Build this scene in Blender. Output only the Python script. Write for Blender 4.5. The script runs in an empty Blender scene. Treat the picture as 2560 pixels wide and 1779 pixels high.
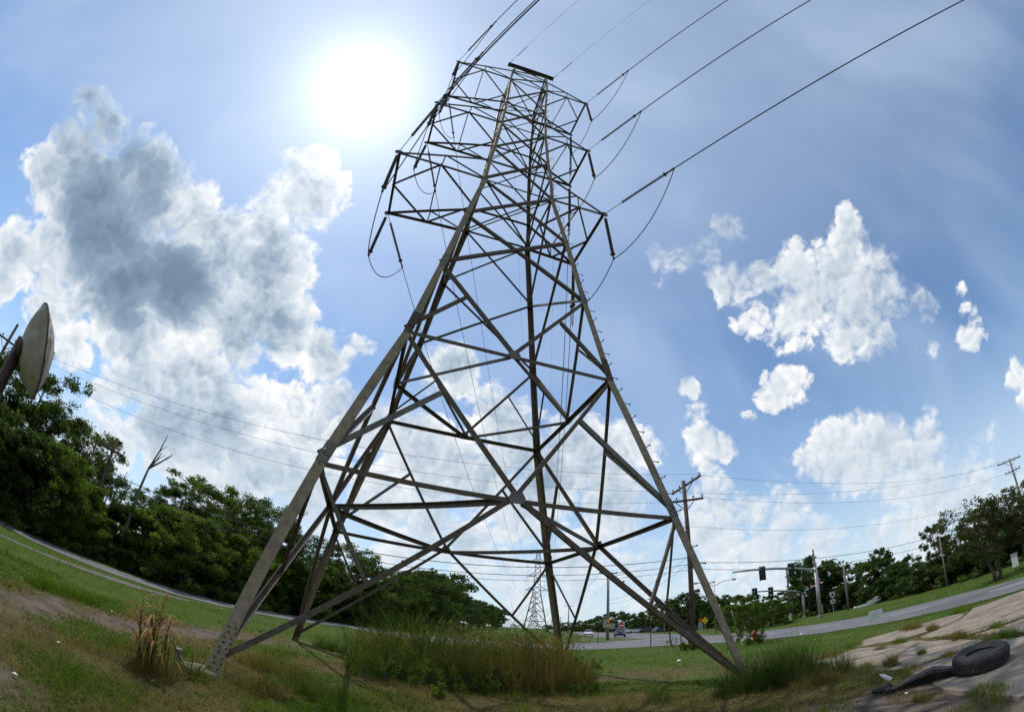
import bpy, math, random
import numpy as np
from mathutils import Vector, Matrix

scene = bpy.context.scene
COL = scene.collection
R = math.radians

# ------------------------------------------------------------------ camera
# The photograph was taken through a wide, nearly equidistant fisheye lens.
cam_data = bpy.data.cameras.new('camera')
cam_data.type = 'PANO'
cam_data.sensor_width = 36.0
cam_data.clip_start = 0.05
cam_data.clip_end = 12000.0
cc = cam_data
cc.panorama_type = 'FISHEYE_LENS_POLYNOMIAL'
cc.fisheye_fov = R(179)
cc.fisheye_polynomial_k0 = 0.0
cc.fisheye_polynomial_k1 = -6.40019541e-02
cc.fisheye_polynomial_k2 = -1.15667e-06
cc.fisheye_polynomial_k3 = 2.68076923e-06
cc.fisheye_polynomial_k4 = -8.84757e-09
cam = bpy.data.objects.new('camera', cam_data)
COL.objects.link(cam)
cam.matrix_world = (Matrix.Translation((0, 0, 1.6))
                    @ Matrix.Rotation(R(90 + 34.73), 4, 'X')
                    @ Matrix.Rotation(R(4.06), 4, 'Z'))
scene.camera = cam
scene.cycles.use_adaptive_sampling = True
scene.cycles.adaptive_threshold = 0.02
scene.cycles.adaptive_min_samples = 8
scene.cycles.max_bounces = 5
scene.cycles.use_denoising = True

# ------------------------------------------------------------------ light
SUN_AZ, SUN_EL = -46.0, 61.0
def direction(az, el):
    a, e = R(az), R(el)
    return Vector((math.sin(a) * math.cos(e), math.cos(a) * math.cos(e), math.sin(e)))
SUN_DIR = direction(SUN_AZ, SUN_EL)
sun_data = bpy.data.lights.new('sun', 'SUN')
sun_data.energy = 3.2
sun_data.angle = R(0.53)
sun_data.color = (1.0, 0.94, 0.84)
sun = bpy.data.objects.new('sun', sun_data)
COL.objects.link(sun)
sun.rotation_euler = (-SUN_DIR).to_track_quat('-Z', 'Y').to_euler()

vs = scene.view_settings
vs.view_transform = 'Standard'
vs.look = 'None'
vs.exposure = 0.0
vs.gamma = 1.0
vs.use_curve_mapping = False

# ------------------------------------------------------------------ sky
CLOUDS = [  # azimuth, elevation, angular radius (degrees), thickness
    (-80, 36.1, 2.6, 1), (-75.9, 36.3, 3.4, 1), (-75.4, 32.8, 4.6, 1), (-68.9, 35.5, 4.9, 1.2), (-74.5, 28.8, 4.9, 1.1),
    (-62.7, 35.3, 6, 1.5), (-70.5, 30.2, 6.3, 1.7), (-56.1, 36.9, 4.6, 1), (-63.7, 28.2, 7.5, 1.8), (-50.6, 34.9, 6.3, 1.3),
    (-43.9, 40, 4.6, 0.9), (-44.7, 44.8, 4, 0.8), (-42.1, 47.2, 4.9, 1.1), (-42.9, 50.8, 2.9, 0.7), (-37.7, 47.6, 2.9, 0.7),
    (-40.7, 35.8, 6.3, 1.2), (-51.7, 29.3, 7.5, 1.9), (-57.6, 25.9, 7.5, 1.8), (-54.3, 22.5, 5.2, 1.5), (-41.9, 29.3, 6.3, 1.2),
    (-34.2, 31.1, 4.9, 1.1), (-28.5, 29.5, 4.3, 1), (-23.7, 31.7, 2, 0.6), (-70.1, 22.3, 5.2, 0.8), (-63.8, 21.4, 3.4, 0.7),
    (-73.3, 19.8, 3.2, 1.4), (-73.1, 16.4, 3.4, 1.3), (-62.2, 19.5, 4, 0.7), (-51, 17.2, 4.6, 1), (-53.9, 14, 2.9, 0.8),
    (-46, 20.3, 5.2, 1), (-41.5, 20.6, 5.5, 1), (-35.4, 20.1, 5.2, 1), (-30.8, 21.7, 4.9, 1), (-26.7, 20.7, 5.2, 1),
    (-44.4, 14.1, 6.3, 1.5), (-37.2, 14.8, 6.9, 1.4), (-29.9, 15.1, 5.7, 1.2), (-50.3, 9.2, 4, 0.9), (-23.8, 23.8, 4.6, 1),
    (-19, 22.7, 4, 0.9), (-32.5, 11.4, 5.7, 1.2), (-59.9, 16.3, 3.4, 0.7), (-65.1, 17.6, 3.4, 0.8), (-9.2, 32, 4.3, 1),
    (-7.5, 33.9, 2.3, 0.8), (-12.5, 21.6, 5.2, 1.1), (-7.8, 18.9, 5.2, 1.1), (-1.9, 27, 4.6, 1), (0.9, 23.7, 5.2, 1.1),
    (-4.1, 18.2, 5.2, 1.1), (9.7, 23.9, 4.6, 1), (13.3, 21, 5.2, 1.1), (6.1, 18.8, 5.7, 1.3), (16.6, 25.3, 2.6, 0.8),
    (19.6, 22.8, 2.9, 0.7), (14.9, 15.8, 5.2, 1.2), (3.3, 14.7, 5.2, 1.1), (-15.9, 14.1, 5.2, 1), (-9.4, 13.5, 5.2, 1),
    (-12.2, 8.4, 4.6, 0.9), (-3.9, 10.1, 4.6, 0.9), (2, 6.6, 4, 0.8), (10.3, 9.1, 4, 0.9), (59.5, 40.7, 2.2, 0.9),
    (57.1, 38.5, 3.4, 1), (53.4, 36, 5.5, 1.1), (57.9, 33.4, 4, 1), (54.4, 30.3, 5.2, 1.1), (50.5, 28.5, 3.4, 0.9),
    (47.7, 39.4, 3.4, 0.9), (43, 39.7, 2.6, 0.8), (36.9, 40.3, 3.2, 0.9), (40.5, 46.7, 2.6, 0.8), (35.3, 45.3, 2.3, 0.6),
    (30.8, 44.8, 2.3, 0.6), (27.6, 46.3, 2.2, 0.6), (25.3, 43.2, 1.4, 0.4), (37.9, 35.4, 2.6, 0.7), (43.2, 32.7, 3.4, 0.7),
    (47.6, 34.1, 4, 0.9), (61.8, 28.1, 2.9, 0.5), (39.7, 26.4, 3.2, 0.9), (37.5, 25.6, 2, 0.7), (26.6, 29.3, 1.4, 0.7),
    (27, 26.1, 1.6, 0.5), (27.5, 22, 2.6, 0.7), (29.8, 21.1, 2, 0.6), (27.4, 19, 1.1, 0.6), (34.2, 24.1, 1.1, 0.5),
    (44.6, 18.6, 3.2, 1), (45.4, 14.8, 4.3, 1.2), (49.6, 15, 5.2, 1.2), (54, 11.8, 4.3, 1), (56.2, 14.7, 2.6, 0.9),
    (40.9, 16.1, 2.9, 0.8), (27.7, 14.4, 4, 0.9), (32.7, 13, 4, 0.9), (36.5, 11.7, 3.4, 0.9), (27.2, 10.6, 4.6, 1),
    (33.8, 8.4, 4.6, 1), (40.4, 7.5, 3.4, 0.9), (50, 10.1, 3.4, 0.9), (54.9, 8.9, 4, 1), (58.9, 6.8, 4, 1),
    (60.1, 2.8, 4.6, 1), (53.3, 4.8, 4, 0.9), (47.9, 5.9, 2.9, 0.8), (67.4, 24.5, 1.7, 0.6), (66, 21.9, 2.2, 0.7),
    (68.1, 26.9, 1, 0.5), (60.7, 23.5, 1.4, 0.5), (69.6, 15.7, 2.3, 0.9), (69.1, 12.8, 1.7, 0.6), (57.6, 17.3, 1.1, 0.5),
    (32.3, 4.8, 3.4, 0.7), (40.5, 4.2, 2.9, 0.7), (18.6, 7, 4.6, 0.8),
    (10.4, 4.5, 3.4, 0.8), (24, 3.8, 3.4, 0.7), (-24.6, 13.2, 5.2, 1), (-38.8, 10.8, 4, 1),
]

class Nodes:
    """Small helper for wiring shader nodes."""
    def __init__(self, tree):
        self.t = tree
    def new(self, kind, **kw):
        n = self.t.nodes.new(kind)
        for k, v in kw.items():
            setattr(n, k, v)
        return n
    def put(self, sock, v):
        if isinstance(v, bpy.types.NodeSocket):
            self.t.links.new(v, sock)
        elif v is not None:
            sock.default_value = v
    def math(self, op, a, b=None, c=None, clamp=False):
        n = self.new('ShaderNodeMath', operation=op, use_clamp=clamp)
        for i, v in enumerate((a, b, c)):
            if v is not None:
                self.put(n.inputs[i], v)
        return n.outputs[0]
    def vec(self, op, a, b=None, scale=None):
        n = self.new('ShaderNodeVectorMath', operation=op)
        self.put(n.inputs[0], a)
        if b is not None:
            self.put(n.inputs[1], b)
        if scale is not None:
            self.put(n.inputs['Scale'], scale)
        return n.outputs['Value'] if op in ('DOT_PRODUCT', 'LENGTH', 'DISTANCE') else n.outputs[0]
    def noise(self, vec, scale, detail=5.0, rough=0.55, lac=2.0, dist=0.0, color=False):
        n = self.new('ShaderNodeTexNoise')
        self.put(n.inputs['Vector'], vec)
        n.inputs['Scale'].default_value = scale
        n.inputs['Detail'].default_value = detail
        n.inputs['Roughness'].default_value = rough
        n.inputs['Lacunarity'].default_value = lac
        n.inputs['Distortion'].default_value = dist
        return n.outputs['Color'] if color else n.outputs['Fac']
    def voronoi(self, vec, scale, smooth=None, feature='F1', rnd=1.0):
        n = self.new('ShaderNodeTexVoronoi', feature=feature)
        self.put(n.inputs['Vector'], vec)
        n.inputs['Scale'].default_value = scale
        n.inputs['Randomness'].default_value = rnd
        return n.outputs['Distance']
    def remap(self, v, a, b, c=0.0, d=1.0, smooth=True):
        n = self.new('ShaderNodeMapRange')
        n.interpolation_type = 'SMOOTHSTEP' if smooth else 'LINEAR'
        n.clamp = True
        self.put(n.inputs[0], v)
        for i, x in enumerate((a, b, c, d)):
            self.put(n.inputs[i + 1], x)
        return n.outputs[0]
    def mix(self, f, a, b, blend='MIX'):
        n = self.new('ShaderNodeMix', data_type='RGBA', blend_type=blend)
        self.put(n.inputs[0], f)
        for i, v in ((6, a), (7, b)):
            if isinstance(v, tuple) and len(v) == 3:
                v = v + (1.0,)
            self.put(n.inputs[i], v)
        return n.outputs[2]

def build_world():
    world = bpy.data.worlds.new('World')
    scene.world = world
    world.use_nodes = True
    t = world.node_tree
    t.nodes.clear()
    N = Nodes(t)
    d = N.new('ShaderNodeTexCoord').outputs['Generated']
    sky = N.new('ShaderNodeTexSky', sky_type='NISHITA')
    sky.sun_disc = False
    sky.sun_elevation = R(SUN_EL)
    sky.sun_rotation = R(SUN_AZ)
    sky.altitude = 10
    sky.air_density = 1.0
    sky.dust_density = 0.35
    sky.ozone_density = 1.0
    # the clouds in view repeat, mirrored, on the half of the sky behind the camera
    sep = N.new('ShaderNodeSeparateXYZ'); N.put(sep.inputs[0], d)
    com = N.new('ShaderNodeCombineXYZ')
    N.put(com.inputs[0], sep.outputs[0])
    N.put(com.inputs[1], N.math('ABSOLUTE', sep.outputs[1]))
    N.put(com.inputs[2], sep.outputs[2])
    dm = com.outputs[0]
    # cauliflower edges: warp the direction, then union of puffs
    w = N.vec('SUBTRACT', N.noise(dm, 9.0, 6.0, 0.60, color=True), (0.5, 0.5, 0.5))
    dw = N.vec('NORMALIZE', N.vec('ADD', dm, N.vec('SCALE', w, scale=0.085)))
    field = None
    for az, el, rad, amp in CLOUDS:
        c = direction(az, el)
        k = 2.0 * amp / R(rad * (1.02 if rad > 3 else 0.95)) ** 2
        v = N.math('ADD', N.vec('DOT_PRODUCT', dw, tuple(c * k)), amp - k)
        field = v if field is None else N.math('SMOOTH_MAX', field, v, 0.5)
    # a loose bank of cloud all along the horizon
    field = N.math('SMOOTH_MAX', field, N.math('MULTIPLY_ADD', sep.outputs[2], -2.8, 0.42), 0.4)
    field = N.math('MAXIMUM', field, -1.5)
    def billow(vec):
        s = N.math('MULTIPLY_ADD', N.noise(vec, 8.0, 6.0, 0.55), 1.7, -0.85)
        for scale, amp in ((15.0, 0.85), (33.0, 0.55), (70.0, 0.34)):
            q = N.voronoi(vec, scale)
            s = N.math('MULTIPLY_ADD', N.math('SUBTRACT', 0.20, N.math('MULTIPLY', q, q)), amp, s)
        return s
    b0 = billow(dw)
    b1 = billow(N.vec('ADD', dw, tuple(SUN_DIR * 0.014)))
    fine = N.noise(dw, 60.0, 4.0, 0.65)
    dens = N.math('MULTIPLY_ADD', b0, 0.80, field)
    dens = N.math('MULTIPLY_ADD', N.math('SUBTRACT', fine, 0.5), 0.9, dens)
    big = N.noise(d, 4.5, 3.0, 0.5)
    alpha = N.remap(dens, -0.14, N.remap(big, 0.38, 0.68, 0.34, 1.05))
    # light from the sun side, darker where the cloud is thick
    lit = N.math('MULTIPLY', N.math('SUBTRACT', b0, b1), 0.52)
    lit = N.math('MULTIPLY_ADD', N.math('SUBTRACT', fine, 0.5), 0.30, lit)
    thick = N.math('MULTIPLY_ADD', N.math('SUBTRACT', big, 0.5), 2.2, N.math('MULTIPLY_ADD', b0, 0.42, field))
    thick = N.remap(thick, 0.10, 2.70, 0.0, 1.0, smooth=False)
    cs = N.vec('DOT_PRODUCT', d, tuple(SUN_DIR))
    ang = N.math('ARCCOSINE', N.math('MINIMUM', cs, 1.0))
    backlit = N.remap(ang, R(30), R(85), 1.0, 0.50)
    dark = N.math('MULTIPLY', N.math('MULTIPLY', thick, 1.28), backlit)
    soft = N.math('MULTIPLY_ADD', thick, -0.72, 1.0)
    shade = N.math('SUBTRACT', N.math('MULTIPLY', lit, soft), dark)
    ramp = N.new('ShaderNodeValToRGB')
    N.put(ramp.inputs[0], N.math('ADD', shade, 0.90))
    cr = ramp.color_ramp
    cr.elements[0].position = 0.0; cr.elements[0].color = (0.15, 0.235, 0.345, 1)
    cr.elements[1].position = 1.0; cr.elements[1].color = (1.0, 1.0, 1.0, 1)
    e = cr.elements.new(0.30); e.color = (0.27, 0.375, 0.50, 1)
    e = cr.elements.new(0.58); e.color = (0.58, 0.67, 0.76, 1)
    e = cr.elements.new(0.80); e.color = (0.80, 0.85, 0.90, 1)
    cloud = ramp.outputs[0]
    # thin high veil
    stretch = N.new('ShaderNodeMapping')
    N.put(stretch.inputs[0], d)
    stretch.inputs['Rotation'].default_value = (0.3, 0.5, 0.4)
    stretch.inputs['Scale'].default_value = (1.0, 2.0, 1.0)
    veil = N.remap(N.noise(stretch.outputs[0], 2.2, 5.0, 0.50, dist=0.3), 0.36, 0.80, 0.03, 0.42)
    blue = N.vec('MULTIPLY', N.vec('SCALE', sky.outputs[0], scale=SKY_STRENGTH), (0.80, 0.97, 1.08))
    over = N.remap(sep.outputs[2], 0.42, 0.92, 0.0, 0.34)
    veil = N.math('ADD', veil, N.math('MULTIPLY', over, N.math('SUBTRACT', 1.0, veil)))
    blue = N.mix(veil, blue, (0.60, 0.73, 0.92))
    # pale band towards the horizon
    low = N.remap(sep.outputs[2], 0.0, 0.30, 0.45, 0.0)
    blue = N.mix(low, blue, (0.66, 0.80, 0.92))
    out = N.mix(alpha, blue, cloud)
    # everything low in the sky is seen through more air
    out = N.mix(N.remap(sep.outputs[2], 0.0, 0.42, 0.50, 0.0), out, (0.62, 0.74, 0.86))
    # bright air round the sun
    q_ = N.math('MULTIPLY', ang, 1.0 / R(2.6))
    a1 = N.math('MULTIPLY', N.math('POWER', N.math('MULTIPLY_ADD', q_, q_, 1.0), -1.25), 2.1)
    a2 = N.math('MULTIPLY', N.math('EXPONENT', N.math('MULTIPLY', ang, -1.0 / R(14.0))), 0.30)
    g = N.math('ADD', a1, a2)
    gc = N.new('ShaderNodeCombineXYZ')
    for i, k in enumerate((1.0, 0.99, 0.96)):
        N.put(gc.inputs[i], N.math('MULTIPLY', g, k))
    out = N.vec('ADD', out, gc.outputs[0])
    bg = N.new('ShaderNodeBackground')
    N.put(bg.inputs[0], out)
    bg.inputs[1].default_value = 1.0
    o = N.new('ShaderNodeOutputWorld')
    t.links.new(bg.outputs[0], o.inputs[0])
    world.cycles.sampling_method = 'MANUAL'
    world.cycles.sample_map_resolution = 512
SKY_STRENGTH = 0.135
build_world()

# ------------------------------------------------------------------ helpers
random.seed(7)
RNG = np.random.default_rng(11)

def tag(o, label=None, cat=None, group=None, kind=None):
    if label: o['label'] = label
    if cat: o['category'] = cat
    if group: o['group'] = group
    if kind: o['kind'] = kind
    return o

def thing(name, label, cat, loc=(0, 0, 0), rz=0.0, group=None):
    o = bpy.data.objects.new(name, None)
    o.empty_display_size = 0.2
    COL.objects.link(o)
    o.location = loc
    o.rotation_euler = (0, 0, rz)
    return tag(o, label, cat, group)

def link(name, mesh, parent=None, loc=None, rot=None, scale=None):
    o = bpy.data.objects.new(name, mesh)
    COL.objects.link(o)
    if parent is not None: o.parent = parent
    if loc is not None: o.location = loc
    if rot is not None: o.rotation_euler = rot
    if scale is not None: o.scale = scale
    return o

def basis(axis, hint=(0, 0, 1)):
    a = Vector(axis).normalized()
    h = Vector(hint)
    if abs(a.dot(h.normalized())) > 0.98:
        h = Vector((1, 0, 0)) if abs(a.x) < 0.9 else Vector((0, 1, 0))
    x = h.cross(a).normalized()
    return a, x, a.cross(x)

class MB:
    """Collects simple shapes into one mesh."""
    def __init__(self):
        self.v, self.f, self.m = [], [], []
        self.mat = 0
    def add(self, verts, faces):
        b = len(self.v)
        self.v += [tuple(p) for p in verts]
        self.f += [tuple(i + b for i in q) for q in faces]
        self.m += [self.mat] * len(faces)
        return self
    def prism(self, pts, a, b, x, y):
        """profile pts (in x, y) swept from point a to point b"""
        n = len(pts)
        V = [Vector(a) + x * u + y * w for u, w in pts] + [Vector(b) + x * u + y * w for u, w in pts]
        F = [(i, (i + 1) % n, n + (i + 1) % n, n + i) for i in range(n)]
        F += [tuple(range(n - 1, -1, -1)), tuple(range(n, 2 * n))]
        return self.add(V, F)
    def box(self, c, s, rz=0.0):
        hx, hy, hz = s[0] / 2, s[1] / 2, s[2] / 2
        co, si = math.cos(rz), math.sin(rz)
        V = []
        for dz in (-hz, hz):
            for dx, dy in ((-hx, -hy), (hx, -hy), (hx, hy), (-hx, hy)):
                V.append((c[0] + co * dx - si * dy, c[1] + si * dx + co * dy, c[2] + dz))
        return self.add(V, [(3, 2, 1, 0), (4, 5, 6, 7), (0, 1, 5, 4), (1, 2, 6, 5), (2, 3, 7, 6), (3, 0, 4, 7)])
    def beam(self, a, b, w, h=None, hint=(0, 0, 1)):
        h = h or w
        ax, x, y = basis(Vector(b) - Vector(a), hint)
        p = [(-w / 2, -h / 2), (w / 2, -h / 2), (w / 2, h / 2), (-w / 2, h / 2)]
        return self.prism(p, a, b, x, y)
    def tube(self, pts, rad, n=6, cap=True):
        pts = [Vector(p) for p in pts]
        m = len(pts)
        rads = list(rad) if hasattr(rad, '__len__') else [rad] * m
        V, F = [], []
        x = None
        for i, p in enumerate(pts):
            d = (pts[min(i + 1, m - 1)] - pts[max(i - 1, 0)])
            a = d.normalized() if d.length > 1e-9 else Vector((0, 0, 1))
            if x is None:
                _, x, y = basis(a)
            else:
                x = (x - a * x.dot(a))
                x = x.normalized() if x.length > 1e-6 else basis(a)[1]
                y = a.cross(x)
            for k in range(n):
                t = 2 * math.pi * k / n
                V.append(p + (x * math.cos(t) + y * math.sin(t)) * rads[i])
        for i in range(m - 1):
            for k in range(n):
                k2 = (k + 1) % n
                F.append((i * n + k, i * n + k2, (i + 1) * n + k2, (i + 1) * n + k))
        if cap:
            F.append(tuple(range(n - 1, -1, -1)))
            F.append(tuple((m - 1) * n + k for k in range(n)))
        return self.add(V, F)
    def lathe(self, prof, a, b, n=12):
        """prof: (t along a->b in metres, radius)"""
        a, b = Vector(a), Vector(b)
        ax, x, y = basis(b - a)
        V, F = [], []
        for t, r in prof:
            for k in range(n):
                th = 2 * math.pi * k / n
                V.append(a + ax * t + (x * math.cos(th) + y * math.sin(th)) * max(r, 1e-4))
        for i in range(len(prof) - 1):
            for k in range(n):
                k2 = (k + 1) % n
                F.append((i * n + k, i * n + k2, (i + 1) * n + k2, (i + 1) * n + k))
        F.append(tuple(range(n - 1, -1, -1)))
        F.append(tuple((len(prof) - 1) * n + k for k in range(n)))
        return self.add(V, F)
    def angle(self, a, b, w, t, d1, d2):
        """rolled steel angle: heel on a-b, flanges towards d1 and d2"""
        a, b = Vector(a), Vector(b)
        ax = (b - a).normalized()
        x = Vector(d1); x = (x - ax * x.dot(ax)).normalized()
        y = Vector(d2); y = y - ax * y.dot(ax); y = (y - x * y.dot(x)).normalized()
        p = [(0, 0), (w, 0), (w, t), (t, t), (t, w), (0, w)]
        if x.cross(y).dot(ax) < 0:
            p = p[::-1]
        return self.prism(p, a, b, x, y)
    def plate(self, poly, thick, normal):
        n = Vector(normal).normalized() * thick / 2
        k = len(poly)
        V = [Vector(p) - n for p in poly] + [Vector(p) + n for p in poly]
        F = [tuple(range(k - 1, -1, -1)), tuple(range(k, 2 * k))]
        F += [(i, (i + 1) % k, k + (i + 1) % k, k + i) for i in range(k)]
        return self.add(V, F)
    def mesh(self, name, *mats, smooth=False):
        me = bpy.data.meshes.new(name)
        me.from_pydata(self.v, [], self.f)
        for m in mats: me.materials.append(m)
        if any(self.m): me.polygons.foreach_set('material_index', self.m)
        if smooth: me.polygons.foreach_set('use_smooth', [True] * len(self.f))
        me.update()
        return me
    def build(self, name, mat, parent=None, smooth=False, **kw):
        mats = mat if isinstance(mat, (list, tuple)) else [mat]
        return link(name, self.mesh(name, *mats, smooth=smooth), parent, **kw)

def np_mesh(name, V, F, mats, tint=None, smooth=False, mi=None):
    """fast mesh from arrays; F is (n,3) or (n,4); tint is a per-vertex value"""
    me = bpy.data.meshes.new(name)
    k = F.shape[1]
    me.vertices.add(len(V)); me.vertices.foreach_set('co', np.ascontiguousarray(V, np.float32).ravel())
    me.loops.add(F.size); me.loops.foreach_set('vertex_index', np.ascontiguousarray(F, np.int32).ravel())
    me.polygons.add(len(F))
    me.polygons.foreach_set('loop_start', np.arange(0, F.size, k, dtype=np.int32))
    me.polygons.foreach_set('loop_total', np.full(len(F), k, np.int32))
    if smooth: me.polygons.foreach_set('use_smooth', np.ones(len(F), bool))
    for m in (mats if isinstance(mats, (list, tuple)) else [mats]): me.materials.append(m)
    if mi is not None: me.polygons.foreach_set('material_index', np.ascontiguousarray(mi, np.int32))
    if tint is not None:
        at = me.attributes.new('tint', 'FLOAT', 'POINT')
        at.data.foreach_set('value', np.ascontiguousarray(tint, np.float32))
    me.update(calc_edges=True)
    me.validate()
    return me

# smooth 2-D value noise for laying things out
_perm = RNG.random((64, 64))
def vnoise(x, y):
    xi, yi = np.floor(x).astype(int), np.floor(y).astype(int)
    fx, fy = x - xi, y - yi
    fx, fy = fx * fx * (3 - 2 * fx), fy * fy * (3 - 2 * fy)
    g = lambda i, j: _perm[i % 64, j % 64]
    return (g(xi, yi) * (1 - fx) + g(xi + 1, yi) * fx) * (1 - fy) + (g(xi, yi + 1) * (1 - fx) + g(xi + 1, yi + 1) * fx) * fy
def fbm(x, y, o=4):
    s, a, t = 0, 0.5, 0
    for i in range(o):
        s = s + a * vnoise(x * 2 ** i + 17.3 * i, y * 2 ** i + 5.1 * i); t += a; a *= 0.5
    return s / t

# ------------------------------------------------------------------ materials
def material(name, c1, c2=None, rough=0.7, scale=6.0, detail=6.0, bump=0.0, bscale=None, metal=0.0,
             spec=0.3, c3=None, s3=1.5, coord='Object', contrast=(0.35, 0.65), stretch=None):
    m = bpy.data.materials.new(name)
    m.use_nodes = True
    t = m.node_tree
    N = Nodes(t)
    b = t.nodes['Principled BSDF']
    b.inputs['Roughness'].default_value = rough
    b.inputs['Metallic'].default_value = metal
    b.inputs['Specular IOR Level'].default_value = spec
    if c2 is None and not bump:
        b.inputs['Base Color'].default_value = (*c1, 1)
        return m
    v = N.new('ShaderNodeTexCoord').outputs[coord]
    if stretch:
        mp = N.new('ShaderNodeMapping'); N.put(mp.inputs[0], v); mp.inputs['Scale'].default_value = stretch
        v = mp.outputs[0]
    n = N.noise(v, scale, detail, 0.6)
    col = N.mix(N.remap(n, *contrast), c1, c2 if c2 else c1)
    if c3:
        col = N.mix(N.remap(N.noise(v, s3, 4.0, 0.55), 0.50, 0.68), col, c3)
    N.put(b.inputs['Base Color'], col)
    if bump:
        bp = N.new('ShaderNodeBump')
        bp.inputs['Strength'].default_value = bump
        bp.inputs['Distance'].default_value = 0.02
        N.put(bp.inputs['Height'], N.noise(v, bscale or scale * 4, 6.0, 0.6))
        N.put(b.inputs['Normal'], bp.outputs[0])
    return m

def leaf_material(name, c_lo, c_hi, trans=0.35, rough=0.55, alt=None):
    """foliage: colour varies with the per-vertex tint and with the plant"""
    m = bpy.data.materials.new(name)
    m.use_nodes = True
    t = m.node_tree
    t.nodes.clear()
    N = Nodes(t)
    at = N.new('ShaderNodeAttribute'); at.attribute_name = 'tint'
    info = N.new('ShaderNodeObjectInfo')
    f = N.math('ADD', at.outputs['Fac'], N.math('MULTIPLY_ADD', info.outputs['Random'], 0.35, -0.17), clamp=True)
    if alt:
        ramp = N.new('ShaderNodeValToRGB'); N.put(ramp.inputs[0], f)
        r = ramp.color_ramp
        r.elements[0].color = (*c_lo, 1); r.elements[1].color = (*alt, 1)
        e = r.elements.new(0.55); e.color = (*c_hi, 1)
        col = ramp.outputs[0]
    else:
        col = N.mix(f, c_lo, c_hi)
    d = N.new('ShaderNodeBsdfPrincipled')
    N.put(d.inputs['Base Color'], col)
    d.inputs['Roughness'].default_value = rough
    d.inputs['Specular IOR Level'].default_value = 0.06
    tr = N.new('ShaderNodeBsdfTranslucent')
    N.put(tr.inputs[0], N.mix(1.0, col, (1.25, 1.35, 0.55), 'MULTIPLY'))
    mx = N.new('ShaderNodeMixShader'); mx.inputs[0].default_value = trans
    t.links.new(d.outputs[0], mx.inputs[1]); t.links.new(tr.outputs[0], mx.inputs[2])
    o = N.new('ShaderNodeOutputMaterial')
    t.links.new(mx.outputs[0], o.inputs[0])
    return m

M = {
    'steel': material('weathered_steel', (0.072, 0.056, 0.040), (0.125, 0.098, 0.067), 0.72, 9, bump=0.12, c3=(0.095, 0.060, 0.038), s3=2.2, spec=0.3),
    'steel_leg_lit': material('weathered_leg_steel_lit', (0.185, 0.145, 0.092), (0.270, 0.215, 0.140), 0.7, 7, bump=0.12, c3=(0.165, 0.120, 0.078), s3=1.6, spec=0.3),  # base colour lightened to stand for light on the outer leg faces
    'steel_grey': material('grey_steel', (0.105, 0.095, 0.080), (0.155, 0.14, 0.115), 0.6, 7, bump=0.08, spec=0.4),
    'steel_dark': material('splice_steel', (0.055, 0.035, 0.026), (0.10, 0.065, 0.045), 0.7, 14, bump=0.15),
    'galv': material('galvanised', (0.36, 0.37, 0.37), (0.46, 0.46, 0.45), 0.45, 5, metal=0.4),
    'polymer': material('insulator_rubber', (0.10, 0.095, 0.10), (0.14, 0.13, 0.135), 0.45, 12),
    'wire': material('aluminium_wire', (0.055, 0.055, 0.06), (0.08, 0.08, 0.085), 0.8, 3),
    'concrete': material('old_concrete', (0.190, 0.155, 0.118), (0.285, 0.238, 0.185), 0.95, 2.6, detail=10, bump=0.6, bscale=45, c3=(0.17, 0.135, 0.105), s3=0.7),
    'footing': material('footing_concrete', (0.15, 0.135, 0.11), (0.23, 0.21, 0.17), 0.9, 6, bump=0.4, bscale=30),
    'asphalt': material('asphalt', (0.115, 0.115, 0.122), (0.16, 0.158, 0.162), 0.85, 0.45, bump=0.3, bscale=60, c3=(0.095, 0.094, 0.098), s3=0.12),
    'gravel': material('gravel_edge', (0.095, 0.082, 0.075), (0.15, 0.13, 0.12), 0.95, 3, bump=0.5, bscale=40),
    'paint_white': material('road_paint', (0.55, 0.55, 0.53), (0.38, 0.38, 0.37), 0.7, 6),
    'paint_yellow': material('road_paint_yellow', (0.55, 0.37, 0.05), (0.36, 0.26, 0.08), 0.7, 6),
    'wood_pole': material('creosote_wood', (0.070, 0.048, 0.040), (0.12, 0.085, 0.070), 0.85, 6, bump=0.3, stretch=(6, 6, 0.4)),
    'wood_grey': material('weathered_wood', (0.16, 0.135, 0.12), (0.24, 0.20, 0.18), 0.9, 6, bump=0.3, stretch=(6, 6, 0.4)),
    'bark': material('bark', (0.060, 0.046, 0.035), (0.12, 0.095, 0.075), 0.95, 5, bump=0.6, bscale=14, stretch=(3, 3, 0.6)),
    'bark_pale': material('dead_wood', (0.10, 0.088, 0.075), (0.165, 0.148, 0.128), 0.95, 5, bump=0.5, stretch=(3, 3, 0.6)),
    'rubber': material('tyre_rubber', (0.018, 0.017, 0.018), (0.038, 0.035, 0.034), 0.75, 12, bump=0.4, bscale=25, spec=0.25),
    'white': material('white_plastic', (0.72, 0.72, 0.70), (0.60, 0.60, 0.58), 0.6, 8),
    'glass': material('dark_glass', (0.03, 0.035, 0.04), rough=0.08, spec=0.8),
    'black': material('black_plastic', (0.02, 0.02, 0.022), rough=0.5),
    'red': material('red_paint', (0.50, 0.035, 0.025), (0.36, 0.03, 0.02), 0.5, 12),
    'orange': material('orange_sheet', (0.85, 0.26, 0.02), rough=0.6),
    'yellow': material('yellow_sheet', (0.80, 0.45, 0.03), rough=0.6),
    'sign_green': material('green_sheet', (0.22, 0.33, 0.28), rough=0.6),
    'lamp_red': None, 'lamp_green': None,
}
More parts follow.
